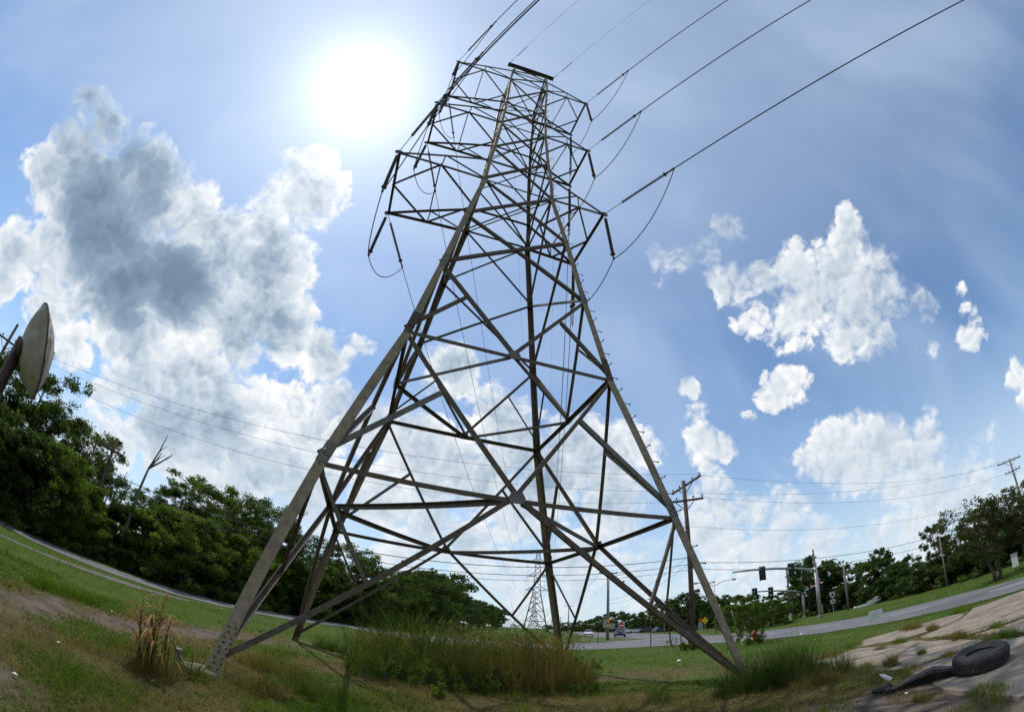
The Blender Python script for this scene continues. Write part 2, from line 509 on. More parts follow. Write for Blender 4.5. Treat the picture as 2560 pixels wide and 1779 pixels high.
def emitter(name, col, strength):
    m = bpy.data.materials.new(name); m.use_nodes = True
    b = m.node_tree.nodes['Principled BSDF']
    b.inputs['Base Color'].default_value = (*col, 1)
    b.inputs['Emission Color'].default_value = (*col, 1)
    b.inputs['Emission Strength'].default_value = strength
    return m
M['lamp_red'] = emitter('lit_red_lens', (1.0, 0.03, 0.02), 0.35)
M['lamp_green'] = emitter('lit_green_lens', (0.05, 0.6, 0.38), 0.35)

ORD = ['first', 'second', 'third', 'fourth', 'fifth', 'sixth', 'seventh', 'eighth', 'ninth', 'tenth', 'eleventh', 'twelfth',
       'thirteenth', 'fourteenth', 'fifteenth', 'sixteenth', 'seventeenth', 'eighteenth', 'nineteenth', 'twentieth']
ORD += ['twenty-' + w for w in ORD[:9]] + ['thirtieth'] + ['thirty-' + w for w in ORD[:9]] + ['fortieth'] + ['forty-' + w for w in ORD[:9]] + ['fiftieth']

# ------------------------------------------------------------------ ground, roads, paving
LEFT_FAR = [(-36, -14), (-24, 3), (-18.44, 10.69), (-18.3, 13.2), (-17.9, 16.0), (-17.2, 18.0), (-16.4, 19.8), (-15.9, 25.4), (-15.0, 30.5), (-14.5, 38), (-14.3, 60), (-13, 120), (-6, 300)]
LEFT_NEAR = [(-33.5, -15), (-21.8, 2), (-17.0, 9.6), (-16.3, 11.2), (-15.6, 13.2), (-15.0, 15.6), (-14.0, 18.0), (-13.3, 21.5), (-12.2, 26.0), (-11.2, 31.5), (-10.6, 38), (-10.2, 60), (-9, 120), (-2, 300)]
DIRT_UP = [(-16, -6), (-10, 0.5), (-7.4, 4.4), (-7.6, 6.5), (-7.5, 7.0), (-7.6, 9.4), (-7.4, 11.2), (-6.9, 13.0), (-6.2, 14.5)]
DIRT_LO = [(-11, -6), (-7.5, 0.5), (-5.7, 3.7), (-6.2, 5.2), (-6.1, 6.1), (-6.3, 7.4), (-6.7, 9.97), (-6.4, 12.0), (-6.1, 13.6)]

def dist_poly(x, y, pts):
    d = np.full(x.shape, 1e9)
    for (x0, y0), (x1, y1) in zip(pts[:-1], pts[1:]):
        ux, uy = x1 - x0, y1 - y0
        t = np.clip(((x - x0) * ux + (y - y0) * uy) / (ux * ux + uy * uy), 0, 1)
        d = np.minimum(d, np.hypot(x - x0 - t * ux, y - y0 - t * uy))
    return d
DIRT_MID = [((a[0] + b[0]) / 2, (a[1] + b[1]) / 2) for a, b in zip(DIRT_UP, DIRT_LO)]

def dirt_mask(x, y):
    d = dist_poly(x, y, DIRT_MID)
    half = np.interp(y, [-6, 0.5, 4, 6, 8, 10, 12, 14.5], [2.0, 1.1, 0.60, 0.55, 0.55, 0.4, 0.3, 0.12])
    m = np.clip((half + 0.35 - d) / 0.8, 0, 1)
    c = np.clip((1.35 - np.hypot(x + 4.1, y - 1.7)) / 0.7, 0, 1)          # worn corner by the camera
    s = np.clip((2.6 - np.hypot((x - 4.9), (y - 3.6))) / 0.9, 0, 1) * 0.8    # bare soil beside the paving
    m = np.maximum(np.maximum(m, c), s)
    return np.clip(m * 1.25 + (fbm(x * 1.7, y * 1.7, 5) - 0.5) * 2.0 * (m > 0), 0, 1)
def dry_mask(x, y):
    near = np.clip((17 - np.hypot(x - 0.5, y - 4)) / 7, 0, 1)
    lawn = np.clip((-7.3 - x) / 1.2, 0, 1)                                     # green lawn beyond the track
    far = np.clip((np.hypot(x, y) - 16) / 6, 0, 1)
    n = fbm(x * 0.55 + 3.1, y * 0.55)
    d = np.clip((n - 0.30 + 0.10 * np.clip((8 - np.hypot(x, y)) / 3, 0, 1)) * 3.8, 0, 1) * near * (1 - lawn)
    return np.clip(d * (1 - 0.75 * far), 0, 1)
def relief(x, y):
    near = np.clip((16 - np.hypot(x, y - 5)) / 6, 0, 1)
    rut = np.clip(1 - dist_poly(x, y, DIRT_MID) / 0.9, 0, 1)
    return near * ((fbm(x * 1.3, y * 1.3) - 0.5) * 0.07 + (fbm(x * 5, y * 5) - 0.5) * 0.03) - 0.05 * rut

def axis(lo, hi, fine, near, growth=1.12):
    pts = list(np.arange(-near, near + fine / 2, fine))
    s = fine
    while pts[-1] < hi:
        s = min(s * growth, 400); pts.append(pts[-1] + s)
    s = fine
    while pts[0] > lo:
        s = min(s * growth, 400); pts.insert(0, pts[0] - s)
    return np.array(pts)
def soil_height(x, y):
    return relief(x, y)

def paving_mask(x, y):
    # concrete apron on the right
    return np.clip((x - np.interp(y, [-3, 3.0, 4.3, 6.2, 7.5, 10.6, 12.6], [3.2, 4.2, 5.6, 6.9, 7.3, 7.7, 11.5])) * 4, 0, 1) * (y < 12.6) * (x < np.interp(y, [0, 8, 12], [16, 15.4, 14]))

def build_ground():
    gx = axis(-5000, 5000, 0.13, 10)
    gy = axis(-5000, 6000, 0.13, 10) + 6.0
    X, Y = np.meshgrid(gx, gy, indexing='ij')
    Z = relief(X, Y) - 0.03 * paving_mask(X, Y)
    V = np.stack([X, Y, Z], -1).reshape(-1, 3)
    nx, ny = len(gx), len(gy)
    i, j = np.meshgrid(np.arange(nx - 1), np.arange(ny - 1), indexing='ij')
    a = (i * ny + j).ravel()
    F = np.stack([a, a + ny, a + ny + 1, a + 1], 1)
    m = bpy.data.materials.new('field_ground'); m.use_nodes = True
    t = m.node_tree; N = Nodes(t); b = t.nodes['Principled BSDF']
    b.inputs['Roughness'].default_value = 0.95
    b.inputs['Specular IOR Level'].default_value = 0.1
    v = N.new('ShaderNodeTexCoord').outputs['Object']
    def attr(n):
        q = N.new('ShaderNodeAttribute'); q.attribute_name = n; return q.outputs['Fac']
    n1 = N.noise(v, 3.0, 6.0, 0.65); n2 = N.noise(v, 16.0, 6.0, 0.7); n3 = N.noise(v, 0.25, 4.0, 0.5)
    green = N.mix(N.remap(n2, 0.3, 0.7), (0.024, 0.048, 0.006), (0.068, 0.115, 0.014))
    green = N.mix(N.remap(n3, 0.40, 0.65, 0.0, 0.6), green, (0.085, 0.105, 0.026))
    straw = N.mix(N.remap(n2, 0.3, 0.7), (0.055, 0.040, 0.020), (0.155, 0.115, 0.060))
    soil = N.mix(N.remap(n1, 0.3, 0.7), (0.070, 0.054, 0.042), (0.155, 0.120, 0.095))
    col = N.mix(attr('dry'), green, straw)
    col = N.mix(attr('dirt'), col, soil)
    N.put(b.inputs['Base Color'], col)
    bp = N.new('ShaderNodeBump'); bp.inputs['Strength'].default_value = 0.8; bp.inputs['Distance'].default_value = 0.04
    N.put(bp.inputs['Height'], N.noise(v, 22.0, 6.0, 0.7)); N.put(b.inputs['Normal'], bp.outputs[0])
    me = np_mesh('ground', V, F, m, smooth=True)
    for nm, fn in (('dirt', dirt_mask), ('dry', dry_mask)):
        at = me.attributes.new(nm, 'FLOAT', 'POINT')
        at.data.foreach_set('value', np.ascontiguousarray(fn(X, Y).ravel(), np.float32))
    tag(link('ground', me), kind='structure')
build_ground()

def sheet(name, poly, z, mat, thick=0.0):
    """flat n-gon laid on the ground, with an edge when thick"""
    mb = MB()
    n = len(poly)
    mb.add([(x, y, z) for x, y in poly], [tuple(range(n))])
    if thick:
        V = [(x, y, z) for x, y in poly] + [(x, y, z - thick) for x, y in poly]
        mb.add(V, [(i, n + i, n + (i + 1) % n, (i + 1) % n) for i in range(n)])
    o = mb.build(name, mat)
    return tag(o, kind='structure')

def band(name, far, near, z, mat):
    n = len(far)
    V = [(x, y, z) for x, y in far] + [(x, y, z) for x, y in near]
    mb = MB().add(V, [(i, n + i, n + i + 1, i + 1) for i in range(n - 1)])
    return tag(mb.build(name, mat), kind='structure')

band('side_road', LEFT_FAR, LEFT_NEAR, 0.020, M['asphalt'])
band('gravel_strip', [(-14.3, 7.6), (-14.0, 9.2), (-14.1, 10.4), (-14.0, 12), (-13.9, 13.9), (-13.4, 15.5), (-13.2, 17.4), (-13.1, 18.6)],
     [(-13.9, 7.5), (-13.5, 8.9), (-13.4, 10.1), (-13.2, 11.2), (-12.9, 12.7), (-12.6, 14.5), (-12.6, 16.3), (-12.9, 18.4)], 0.012, M['gravel'])
# the road that comes round behind the tower and back along the right
R_IN = [(-11.0, 34.5), (-4, 32.5), (2, 33.0), (6, 33.9), (10.4, 35.0), (13.2, 34.2), (15.2, 31.0), (15.9, 27.3), (16.5, 22.1), (16.9, 17.3), (16.5, 11.1), (15.6, 7.5), (13.5, 1.5), (9, -8)]
R_OUT = [(-11.2, 43.5), (-4, 45.5), (2, 48.5), (8, 49.0), (13.5, 51.0), (19.0, 52.5), (23.5, 47.6), (24.8, 38.0), (24.9, 32.8), (24.0, 22.2), (23.4, 16.1), (20.4, 10.0), (17.5, 2.0), (13, -9)]
band('road', R_OUT, R_IN, 0.024, M['asphalt'])
# the highway beyond, with its grass median
band('highway', [(24.2, 49.0), (27, 60), (31, 80), (38, 120), (52, 200), (105, 520)], [(12.5, 50.6), (16.0, 58), (18.5, 84), (22.5, 120), (33, 200), (80, 520)], 0.028, M['asphalt'])
sheet('grass_median', [(10.4, 49.6), (18.9, 57.2), (19.6, 60.0), (19.2, 66.0), (19.0, 84.0), (16.0, 84.0), (11.0, 60.0)], 0.034, material('median_turf', (0.030, 0.058, 0.010), (0.065, 0.105, 0.020), 0.95, 2.0))

def stripe(name, pts, w, z, mat, dash=None):
    """painted line along a polyline; dash = (on, off)"""
    mb = MB()
    s = 0.0
    P = [Vector((x, y, z)) for x, y in pts]
    for a, b in zip(P[:-1], P[1:]):
        d = (b - a); L = d.length; d.normalize()
        nrm = Vector((-d.y, d.x, 0)) * w / 2
        t = 0.0
        while t < L:
            if dash:
                ph = (s + t) % (dash[0] + dash[1])
                on = ph < dash[0]
                step = (dash[0] - ph) if on else (dash[0] + dash[1] - ph)
            else:
                on, step = True, L
            e = min(L, t + max(step, 0.05))
            if on:
                q0, q1 = a + d * t, a + d * e
                mb.add([q0 - nrm, q0 + nrm, q1 + nrm, q1 - nrm], [(0, 1, 2, 3)])
            t = e
        s += L
    return tag(mb.build(name, mat), kind='structure')
mid = lambda f: [(a[0] * (1 - f) + b[0] * f, a[1] * (1 - f) + b[1] * f) for a, b in zip(R_OUT, R_IN)]
stripe('lane_line', mid(0.5)[4:], 0.14, 0.030, M['paint_white'], (3.0, 4.5))
stripe('edge_line', mid(0.93)[2:9], 0.12, 0.030, M['paint_white'])
stripe('stop_line', [(12.9, 53.6), (21.5, 52.9)], 0.4, 0.036, M['paint_white'])

# concrete apron: separate slabs with weedy joints
APRON = [
    [(11.0, 11.9), (12.4, 12.4), (13.6, 11.5), (14.6, 9.6), (12.75, 8.85), (11.9, 8.95), (11.05, 9.55), (10.85, 10.1), (10.55, 11.1)],
    [(12.7, 8.7), (14.75, 9.5), (15.4, 7.6), (14.4, 5.0), (10.1, 5.2), (9.8, 6.0), (9.75, 6.55), (10.75, 8.85), (11.8, 8.75)],
    [(14.3, 4.85), (12.6, 0.2), (8.1, 3.6), (8.35, 4.25), (9.4, 6.1), (9.6, 5.75), (9.95, 5.05)],
    [(10.3, 10.85), (10.1, 9.5), (10.4, 8.85), (9.3, 6.55), (8.6, 5.3), (7.0, 6.2), (7.25, 7.3), (7.5, 8.5), (7.75, 10.5), (9.2, 10.95)],
    [(8.5, 5.15), (8.2, 4.4), (7.9, 3.6), (6.6, 1.6), (4.9, 2.6), (5.6, 4.2), (6.4, 5.4), (6.95, 6.05)],
    [(7.8, 3.45), (12.4, 0.1), (10.6, -3.0), (4.6, -0.6), (6.6, 1.45)],
]
slab_parent = tag(bpy.data.objects.new('pavement', None), kind='structure')
COL.objects.link(slab_parent)
def slab_poly(poly, step=0.35):
    out = []
    for (x0, y0), (x1, y1) in zip(poly, poly[1:] + poly[:1]):
        n = max(1, int(math.hypot(x1 - x0, y1 - y0) / step))
        for k in range(n):
            t = k / n
            out.append((x0 + (x1 - x0) * t + random.uniform(-0.05, 0.05), y0 + (y1 - y0) * t + random.uniform(-0.05, 0.05)))
    return out
for k, poly in enumerate(APRON):
    q = slab_poly(poly)
    n = len(q)
    mb = MB()
    z = 0.008 + 0.004 * (k % 3)
    mb.add([(x, y, z) for x, y in q], [tuple(range(n)) if True else ()])
    mb.add([(x, y, z) for x, y in q] + [(x, y, z - 0.12) for x, y in q], [(i, n + i, n + (i + 1) % n, (i + 1) % n) for i in range(n)])
    mb.build('slab', M['concrete'], slab_parent)

# ------------------------------------------------------------------ the transmission tower
T_C, T_YAW = (-0.804, 12.205), 0.28511
TZ = {0: -0.12, 1: 4.13, 2: 8.20, 3: 11.26, 4: 14.39, 5: 17.59, 6: 19.28, 7: 20.76, 8: 23.89, 9: 25.6, 10: 27.36, 11: 30.92, 12: 32.67}
TW = {0: 4.98, 1: 3.95, 2: 2.90, 3: 2.42, 4: 2.01, 5: 1.57, 6: 1.53, 7: 1.42, 8: 1.30, 9: 1.27, 10: 1.26, 11: 1.32, 12: 1.31}
ARMS = [(4.61, 1.70, 17.63, -0.66, 5, 6), (4.29, 1.31, 24.01, -0.54, 8, 9), (4.50, 1.37, 31.11, -0.395, 11, 12)]
_c, _s = math.cos(T_YAW), math.sin(T_YAW)
def lean(z):
    wx, wy = 0.0094 * z, -0.0019 * z
    return _c * wx + _s * wy, -_s * wx + _c * wy
def to_world(p):
    return Vector((T_C[0] + _c * p[0] - _s * p[1], T_C[1] + _s * p[0] + _c * p[1], p[2]))
CORNER = {'FL': (-1, -1), 'FR': (1, -1), 'BR': (1, 1), 'BL': (-1, 1)}
def tn(corner, lv):
    su, sv = CORNER[corner]
    z, w = TZ[lv], TW[lv]
    ra = 0.952 + 0.053 * min(1, max(z, 0) / 17.59)
    lu, lw = lean(z)
    if lv == 0: lu += {'FL': 0.06, 'FR': 0.27, 'BL': 0.15, 'BR': 0.20}[corner]   # the feet stand on uneven ground
    return Vector((su * w + lu, sv * w * ra + lw, z))
def lerp(a, b, t): return a + (b - a) * t
def peak(side):
    lu, lw = lean(34.8)
    return Vector((side * 1.22 + 0.12 + lu, -0.95 + lw, 34.75))
def arm_tip(side, nf, k):
    t, e, z, sh, _, _ = ARMS[k]
    lu, lw = lean(z)
    return Vector((side * t + sh + lu, nf * e + lw, z))

tower = thing('transmission_tower', 'tall brown steel lattice transmission tower standing astride the field in the foreground', 'tower', (*T_C, 0), T_YAW)

def bar(name, a, b, w, d1, d2, parent=tower, mat='steel', inset=0.0):
    a, b = Vector(a), Vector(b)
    w = w * 1.02 + 0.004 if w < 0.11 else w * 0.92
    if inset:
        d = (b - a).normalized(); a = a + d * inset; b = b - d * inset
    return MB().angle(a, b, w, max(0.010, w * 0.11), d1, d2).build(name, M[mat], parent)

AXIS = Vector((0, 0, 0))
def inward(p, z=None):
    return Vector((-p.x, -p.y, 0)).normalized()

# legs: rolled angles with the heel outside, wider below
for cn, (su, sv) in CORNER.items():
    mb = MB()
    dU, dV = Vector((-su, 0, 0)), Vector((0, -sv, 0))
    pts = [tn(cn, i) for i in range(13)]
    for lo, hi, w in ((0, 2, 0.225), (2, 5, 0.195), (5, 8, 0.155), (8, 12, 0.13)):
        for i in range(lo, hi):
            e = (pts[i + 1] - pts[i]).normalized() * 0.02
            mb.angle(pts[i] - e, pts[i + 1] + e, w, w * 0.10, dU, dV)
    mb.angle(pts[12], peak(su), 0.10, 0.012, dU, dV)
    # light and shade put into the colour: outer faces lit tan, inner ones dark
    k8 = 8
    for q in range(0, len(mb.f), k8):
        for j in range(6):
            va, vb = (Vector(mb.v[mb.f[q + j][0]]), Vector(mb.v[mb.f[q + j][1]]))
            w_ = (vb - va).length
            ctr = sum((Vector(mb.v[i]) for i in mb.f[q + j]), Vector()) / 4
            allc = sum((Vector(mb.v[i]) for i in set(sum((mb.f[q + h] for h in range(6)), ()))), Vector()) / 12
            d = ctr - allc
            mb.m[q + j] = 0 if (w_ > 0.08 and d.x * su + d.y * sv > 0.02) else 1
    mb.build('leg', [M['steel_leg_lit'], M['steel']], tower)
    # bolted splices: a slightly larger angle over the joint
    for lv, t, w, L in ((1, 0.06, 0.225, 0.5), (2, 0.10, 0.225, 0.8), (3, 0.04, 0.23, 0.5), (5, 0.0, 0.22, 0.5), (8, 0.0, 0.17, 0.4)):
        a = lerp(pts[lv], pts[lv + 1], t); d = (pts[lv + 1] - pts[lv]).normalized()
        o = Vector((su, sv, 0)) * 0.012
        mb = MB().angle(a - d * L / 2 + o, a + d * L / 2 + o, w * 0.96, 0.012, dU, dV)
        mb.build('splice_plate', M['steel_dark'] if lv == 2 else M['steel_grey'], tower)

FACES = [('FL', 'FR', Vector((0, 1, 0))), ('FR', 'BR', Vector((-1, 0, 0))), ('BR', 'BL', Vector((0, -1, 0))), ('BL', 'FL', Vector((1, 0, 0)))]
MIDS = {1: [], 2: []}
for fa, fb, nin in FACES:
    UP = Vector((0, 0, 1))
    A = [tn(fa, i) for i in range(13)]
    B = [tn(fb, i) for i in range(13)]
    off = nin * 0.03
    for lv in (1, 2):
        m = (A[lv] + B[lv]) / 2
        MIDS[lv].append(m)
        bar('horizontal_bar', A[lv] + off, B[lv] + off, 0.11 if lv == 1 else 0.10, -UP, nin)
    m1, m2 = MIDS[1][-1], MIDS[2][-1]
    along = (B[0] - A[0]).normalized()
    for C, sgn in ((A, 1), (B, -1)):
        foot = lerp(C[0], C[1], 0.075)
        bar('diagonal_brace', foot + along * sgn * 0.12 + off * 2, m1 + off * 2, 0.112, UP, nin)
        q = lerp(foot, m1, 0.46) + off * 3
        bar('lacing_bar', C[1] + off * 3, q, 0.065, along, nin)
        bar('diagonal_brace', m1 + off * 2, lerp(C[1], C[2], 0.985) + off * 2, 0.112, UP, nin)
        bar('lacing_bar', lerp(C[1], C[2], 0.03) + off * 3, lerp(m1, C[2], 0.575) + off * 3, 0.105, UP, nin, mat='steel_grey')
        bar('diagonal_brace', m2 + off * 2, C[3] + off * 2, 0.11, UP, nin)
        bar('lacing_bar', lerp(C[2], C[3], 0.03) + off * 3, lerp(m2, C[3], 0.59) + off * 3, 0.09 if fa in ('FL', 'BL') else 0.06, UP, nin)
    for i, (lo, hi, w) in enumerate(((3, 4, 0.115), (4, 5, 0.10), (5, 7, 0.095), (7, 8, 0.085), (8, 10, 0.085), (10, 11, 0.08), (11, 12, 0.07))):
        bar('diagonal_brace', A[lo] + off, B[hi] + off, w, UP, nin)
        bar('diagonal_brace', B[lo] + off * 2.2, A[hi] + off * 2.2, w * 0.85, UP, nin)
    for lv, w in ((5, 0.06), (6, 0.075), (8, 0.06), (9, 0.07), (11, 0.06), (12, 0.07)):
        bar('horizontal_bar', A[lv] + off * 1.6, B[lv] + off * 1.6, w, -UP, nin)
    # gusset plates
    for m, s in ((m1, 0.20), (m2, 0.19)):
        p = [m + along * x * s + UP * y * s + off * 0.4 for x, y in ((-0.75, -0.55), (0.75, -0.55), (0.9, 0.1), (0.5, 0.75), (-0.5, 0.75), (-0.9, 0.1))]
        MB().plate(p, 0.016, nin).build('gusset_plate', M['steel_grey'], tower)
for lv in (1, 2):
    for k in range(4):
        a, b = MIDS[lv][k], MIDS[lv][(k + 1) % 4]
        bar('plan_brace', lerp(a, b, 0.03), lerp(a, b, 0.97), 0.13 if lv == 1 else 0.11, Vector((0, 0, -1)), Vector((-(a + b).y, (a + b).x, 0)), mat='steel_grey' if k == 3 else 'steel')
for lv in (5, 8, 11):
    a, b, c, d = (tn(k, lv) for k in ('FL', 'FR', 'BR', 'BL'))
    bar('plan_brace', a, c, 0.055, Vector((0, 0, -1)), Vector((1, -1, 0)))
    bar('plan_brace', lerp(b, d, 0.0) - Vector((0, 0, 0.07)), d - Vector((0, 0, 0.07)), 0.055, Vector((0, 0, -1)), Vector((1, 1, 0)))
# the beam that carries the two ground wires
g0, g1 = peak(-1), peak(1)
gd = (g1 - g0).normalized()
gb = MB()
gb.angle(g0 - gd * 0.55 + Vector((0, 0, 0.1)), g1 + gd * 0.55 + Vector((0, 0, 0.1)), 0.15, 0.02, Vector((0, 0, -1)), Vector((0, 1, 0)))
gb.angle(g0 - gd * 0.55 + Vector((0, -0.03, 0.1)), g1 + gd * 0.55 + Vector((0, -0.03, 0.1)), 0.15, 0.02, Vector((0, 0, -1)), Vector((0, -1, 0)))
gb.build('ground_wire_beam', M['steel_dark'], tower)
GW = [to_world(g0 - gd * 0.5 + Vector((0, 0, 0.12))), to_world(g1 + gd * 0.5 + Vector((0, 0, 0.12)))]
bar('horizontal_bar', g0, g1, 0.06, Vector((0, 0, -1)), Vector((0, 1, 0)))
for s_, (fc, bc) in ((-1, ('FL', 'BL')), (1, ('FR', 'BR'))):
    bar('diagonal_brace', tn('FL' if s_ > 0 else 'FR', 12), peak(s_), 0.06, Vector((0, 0, 1)), Vector((0, 1, 0)))

# crossarms: two chords to each end of a wide end beam
for k, (t, e, z, sh, lb, lt) in enumerate(ARMS):
    for side, (fc, bc) in ((-1, ('FL', 'BL')), (1, ('FR', 'BR'))):
        arm = bpy.data.objects.new('crossarm', None); COL.objects.link(arm); arm.parent = tower
        arm['label'] = ('lower', 'middle', 'upper')[k] + (' left' if side < 0 else ' right') + ' lattice crossarm'
        tN, tF = arm_tip(side, -1, k), arm_tip(side, 1, k)
        N5, F5, N6, F6 = tn(fc, lb), tn(bc, lb), tn(fc, lt), tn(bc, lt)
        E, M5 = (tN + tF) / 2, (N5 + F5) / 2
        cN, cF, hN, hF = (tN + N5) / 2, (tF + F5) / 2, (tN + N6) / 2, (tF + F6) / 2
        UP = Vector((0, 0, 1)); V_ = Vector((0, 1, 0)); U_ = Vector((-side, 0, 0))
        for a, b, dd in ((tN, N5, V_), (tF, F5, -V_)):
            bar('chord', a, b, 0.095, dd, -UP, arm)
        for a, b, dd in ((tN, N6, V_), (tF, F6, -V_)):
            bar('chord', a, b, 0.085, dd, -UP, arm)
        bar('end_beam', tN, tF, 0.115, U_, -UP, arm)
        for a, b, w in ((cN, E, 0.065), (cN, M5, 0.065), (cF, E, 0.065), (cF, M5, 0.065), (hN, cN, 0.05), (hF, cF, 0.05), (cN, hF, 0.05), (hN, N5, 0.045), (hF, F5, 0.045)):
            bar('lacing_bar', a, b, w, UP if abs((b - a).normalized().z) < 0.9 else U_, V_, arm)
        for p in (tN, tF):
            q = [p + Vector((x * 0.17 * side, 0, y * 0.15)) for x, y in ((-1, -0.4), (0.7, -0.9), (1, 0.2), (0.2, 0.9), (-1, 0.5))]
            MB().plate(q, 0.03, V_).build('gusset_plate', M['steel_dark'], arm)

# step bolts up the outside of the right-hand near leg, bolts at the near left foot
sb = MB().tube([(0, 0, 0), (0.16, 0, 0)], 0.011, 6).tube([(0.15, 0, 0), (0.175, 0, 0)], 0.022, 6)
sbm = sb.mesh('step_bolt', M['steel_dark'])
pts = [tn('FR', i) for i in range(13)]
seg = []
for i in range(12):
    seg.append((pts[i], pts[i + 1]))
zz, j = 1.2, 0
while zz < 32.0:
    for a, b in seg:
        if a.z <= zz < b.z:
            p = lerp(a, b, (zz - a.z) / (b.z - a.z))
    link('step_bolt', sbm, tower, p, (0, 0, 0 if j % 2 == 0 else -math.pi / 2))
    zz += 0.40 if j % 2 == 0 else 0.48; j += 1
bm_ = MB().tube([(0, 0, -0.012), (0, 0, 0.02)], 0.018, 6).mesh('bolt', M['steel_dark'])
p0, p1 = tn('FL', 0), tn('FL', 1)
for i in range(9):
    for u in (0.07, 0.19):
        p = lerp(p0, p1, 0.055 + i * 0.021)
        link('bolt', bm_, tower, p + Vector((u + (0.03 if i % 2 else 0), -0.004, 0)), (math.pi / 2, 0, 0))
for f0, f1 in ((tn('FL', 0), MIDS[1][0]), (tn('FR', 0), MIDS[1][0])):
    for t in (0.16, 0.30, 0.44, 0.58, 0.72, 0.86):
        p = lerp(lerp(f0, f0 + Vector((0, 0, 4.2)), 0.075), f1, t)
        link('bolt', bm_, tower, p + Vector((0, 0.055, 0.07)), (math.pi / 2, 0, 0))

# concrete footings (only the near left one shows clear of the grass)
for cn, lab in (('FL', 'low concrete footing under the near left tower leg, with a pipe stub beside the steel'), ('FR', 'concrete footing hidden in reeds under the near right tower leg'),
                ('BL', 'concrete footing in grass under the far left tower leg'), ('BR', 'concrete footing behind the weeds under the far right tower leg')):
    w = to_world(tn(cn, 0))
    ft = thing('concrete_footing', lab, 'footing', (w.x, w.y, 0), T_YAW, 'tower footings')
    MB().lathe([(0, 0.40), (0.16, 0.34), (0.20, 0.31), (0.205, 0.0)], (0, 0, -0.14 if cn == 'FL' else -0.21), (0, 0, 1), 20).build('pier', M['footing'], ft)
    if cn == 'FL':
        MB().lathe([(0, 0.055), (0.16, 0.055), (0.165, 0.066), (0.25, 0.066), (0.26, 0.05), (0.265, 0.0)], (-0.34, -0.16, 0.02), (-0.34, -0.16, 1), 12).build('pipe_stub', M['steel_grey'], ft)

# ------------------------------------------------------------------ insulators, conductors, jumpers
NEAR_AZ = 140.6
NEAR_DIR = Vector((math.sin(R(NEAR_AZ)), math.cos(R(NEAR_AZ)), -0.045)).normalized()
FAR_T = Vector((16.6, 186.0, 0))
FAR_ARM = [(4.8, 17.4), (4.3, 23.2), (4.1, 29.0)]
LVL = ('lower', 'middle', 'upper')
def insulator(name, label, a, d, start, length, fit, group, rad=0.070, n=26, cat='insulator'):
    """string from point a along unit d: link, sheds, end fitting"""
    a, d = Vector(a), Vector(d).normalized()
    root = thing(name, label, cat, a, 0, group)
    o = Vector((0, 0, 0))
    MB().tube([o, d * start], 0.018, 6).build('link', M['galv'], root)
    prof = [(0, 0.03)]
    for i in range(n):
        t = length * (i + 0.5) / n; h = length / n
        prof += [(t - h * 0.42, 0.030), (t - h * 0.05, rad), (t + h * 0.10, rad * 0.93), (t + h * 0.20, 0.030)]
    prof.append((length, 0.03))
    MB().lathe(prof, d * start, d * (start + 1), 10).build('shed_stack', M['polymer'], root, smooth=False)
    q = d * (start + length)
    MB().lathe([(0, 0.035), (0.03, 0.10), (0.07, 0.11), (0.10, 0.05), (0.2, 0.04), (fit * 0.6, 0.035), (fit, 0.05), (fit + 0.02, 0.01)], q, q + d, 10).build('end_fitting', M['steel_dark'], root)
    return a + d * (start + length + fit)

def sag_pts(a, b, sag, n=24):
    a, b = Vector(a), Vector(b)
    return [a.lerp(b, i / n) - Vector((0, 0, 4 * sag * (i / n) * (1 - i / n))) for i in range(n + 1)]
def cable(name, label, pts, r, cat, group=None, n=6, mat='wire'):
    pts = [Vector(p) for p in pts]
    b = pts[0].copy()
    mb = MB().tube([p - b for p in pts], r, n)
    return tag(mb.build(name, M[mat], loc=b), label, cat, group)

for k in range(3):
    for side in (-1, 1):
        sd = 'left' if side < 0 else 'right'
        tN, tF = to_world(arm_tip(side, -1, k)), to_world(arm_tip(side, 1, k))
        fw = FAR_T + Vector((side * FAR_ARM[k][0], 0, FAR_ARM[k][1] - 1.9))
        wherest = f'{LVL[k]} {sd} crossarm'
        fdir = (fw - tF); fdir = Vector((fdir.x, fdir.y, fdir.length * -0.10)).normalized()
        eN = insulator('insulator_string', f'ribbed dark insulator string pulled towards the camera from near tip of {wherest}', tN, NEAR_DIR, 1.0, 2.25, 0.55, 'tension insulator strings')
        eF = insulator('insulator_string', f'ribbed dark insulator string pulled towards the far tower from {wherest}', tF, fdir, 0.55, 2.2, 0.5, 'tension insulator strings')
        hN = insulator('insulator_string', f'dark insulator string hanging straight down from near tip of {wherest}', tN, (0.04, 0, -1), 0.35, 2.25, 0.35, 'hanging insulator strings', 0.076, 30)
        hF = insulator('insulator_string', f'dark insulator string hanging straight down from far tip of {wherest}', tF, (-0.03, 0, -1), 0.35, 2.25, 0.35, 'hanging insulator strings', 0.076, 30)
        # conductors
        pts = [eN + NEAR_DIR * s + Vector((0, 0, -0.0000 * s)) for s in np.linspace(0, 190, 30)]
        cable('conductor', f'black conductor running overhead towards the camera from the {wherest}', pts, 0.027, 'power line', 'conductors overhead')
        cable('conductor', f'thin conductor running away to the distant tower from the {wherest}', sag_pts(eF, fw, 3.6), 0.018, 'power line', 'conductors to the distant tower')
        # jumper: slack loop from near clamp, by both hanging strings, to far clamp
        a = sag_pts(eN, hN, 0.75, 14); b = sag_pts(hN, hF, 0.55, 12); c = sag_pts(hF, eF + Vector((0, 0, 0)), 0.95, 14)
        cable('jumper_cable', f'slack jumper cable looping below the tip of the {wherest}', a + b[1:] + c[1:], 0.020, 'cable', 'jumper cables')
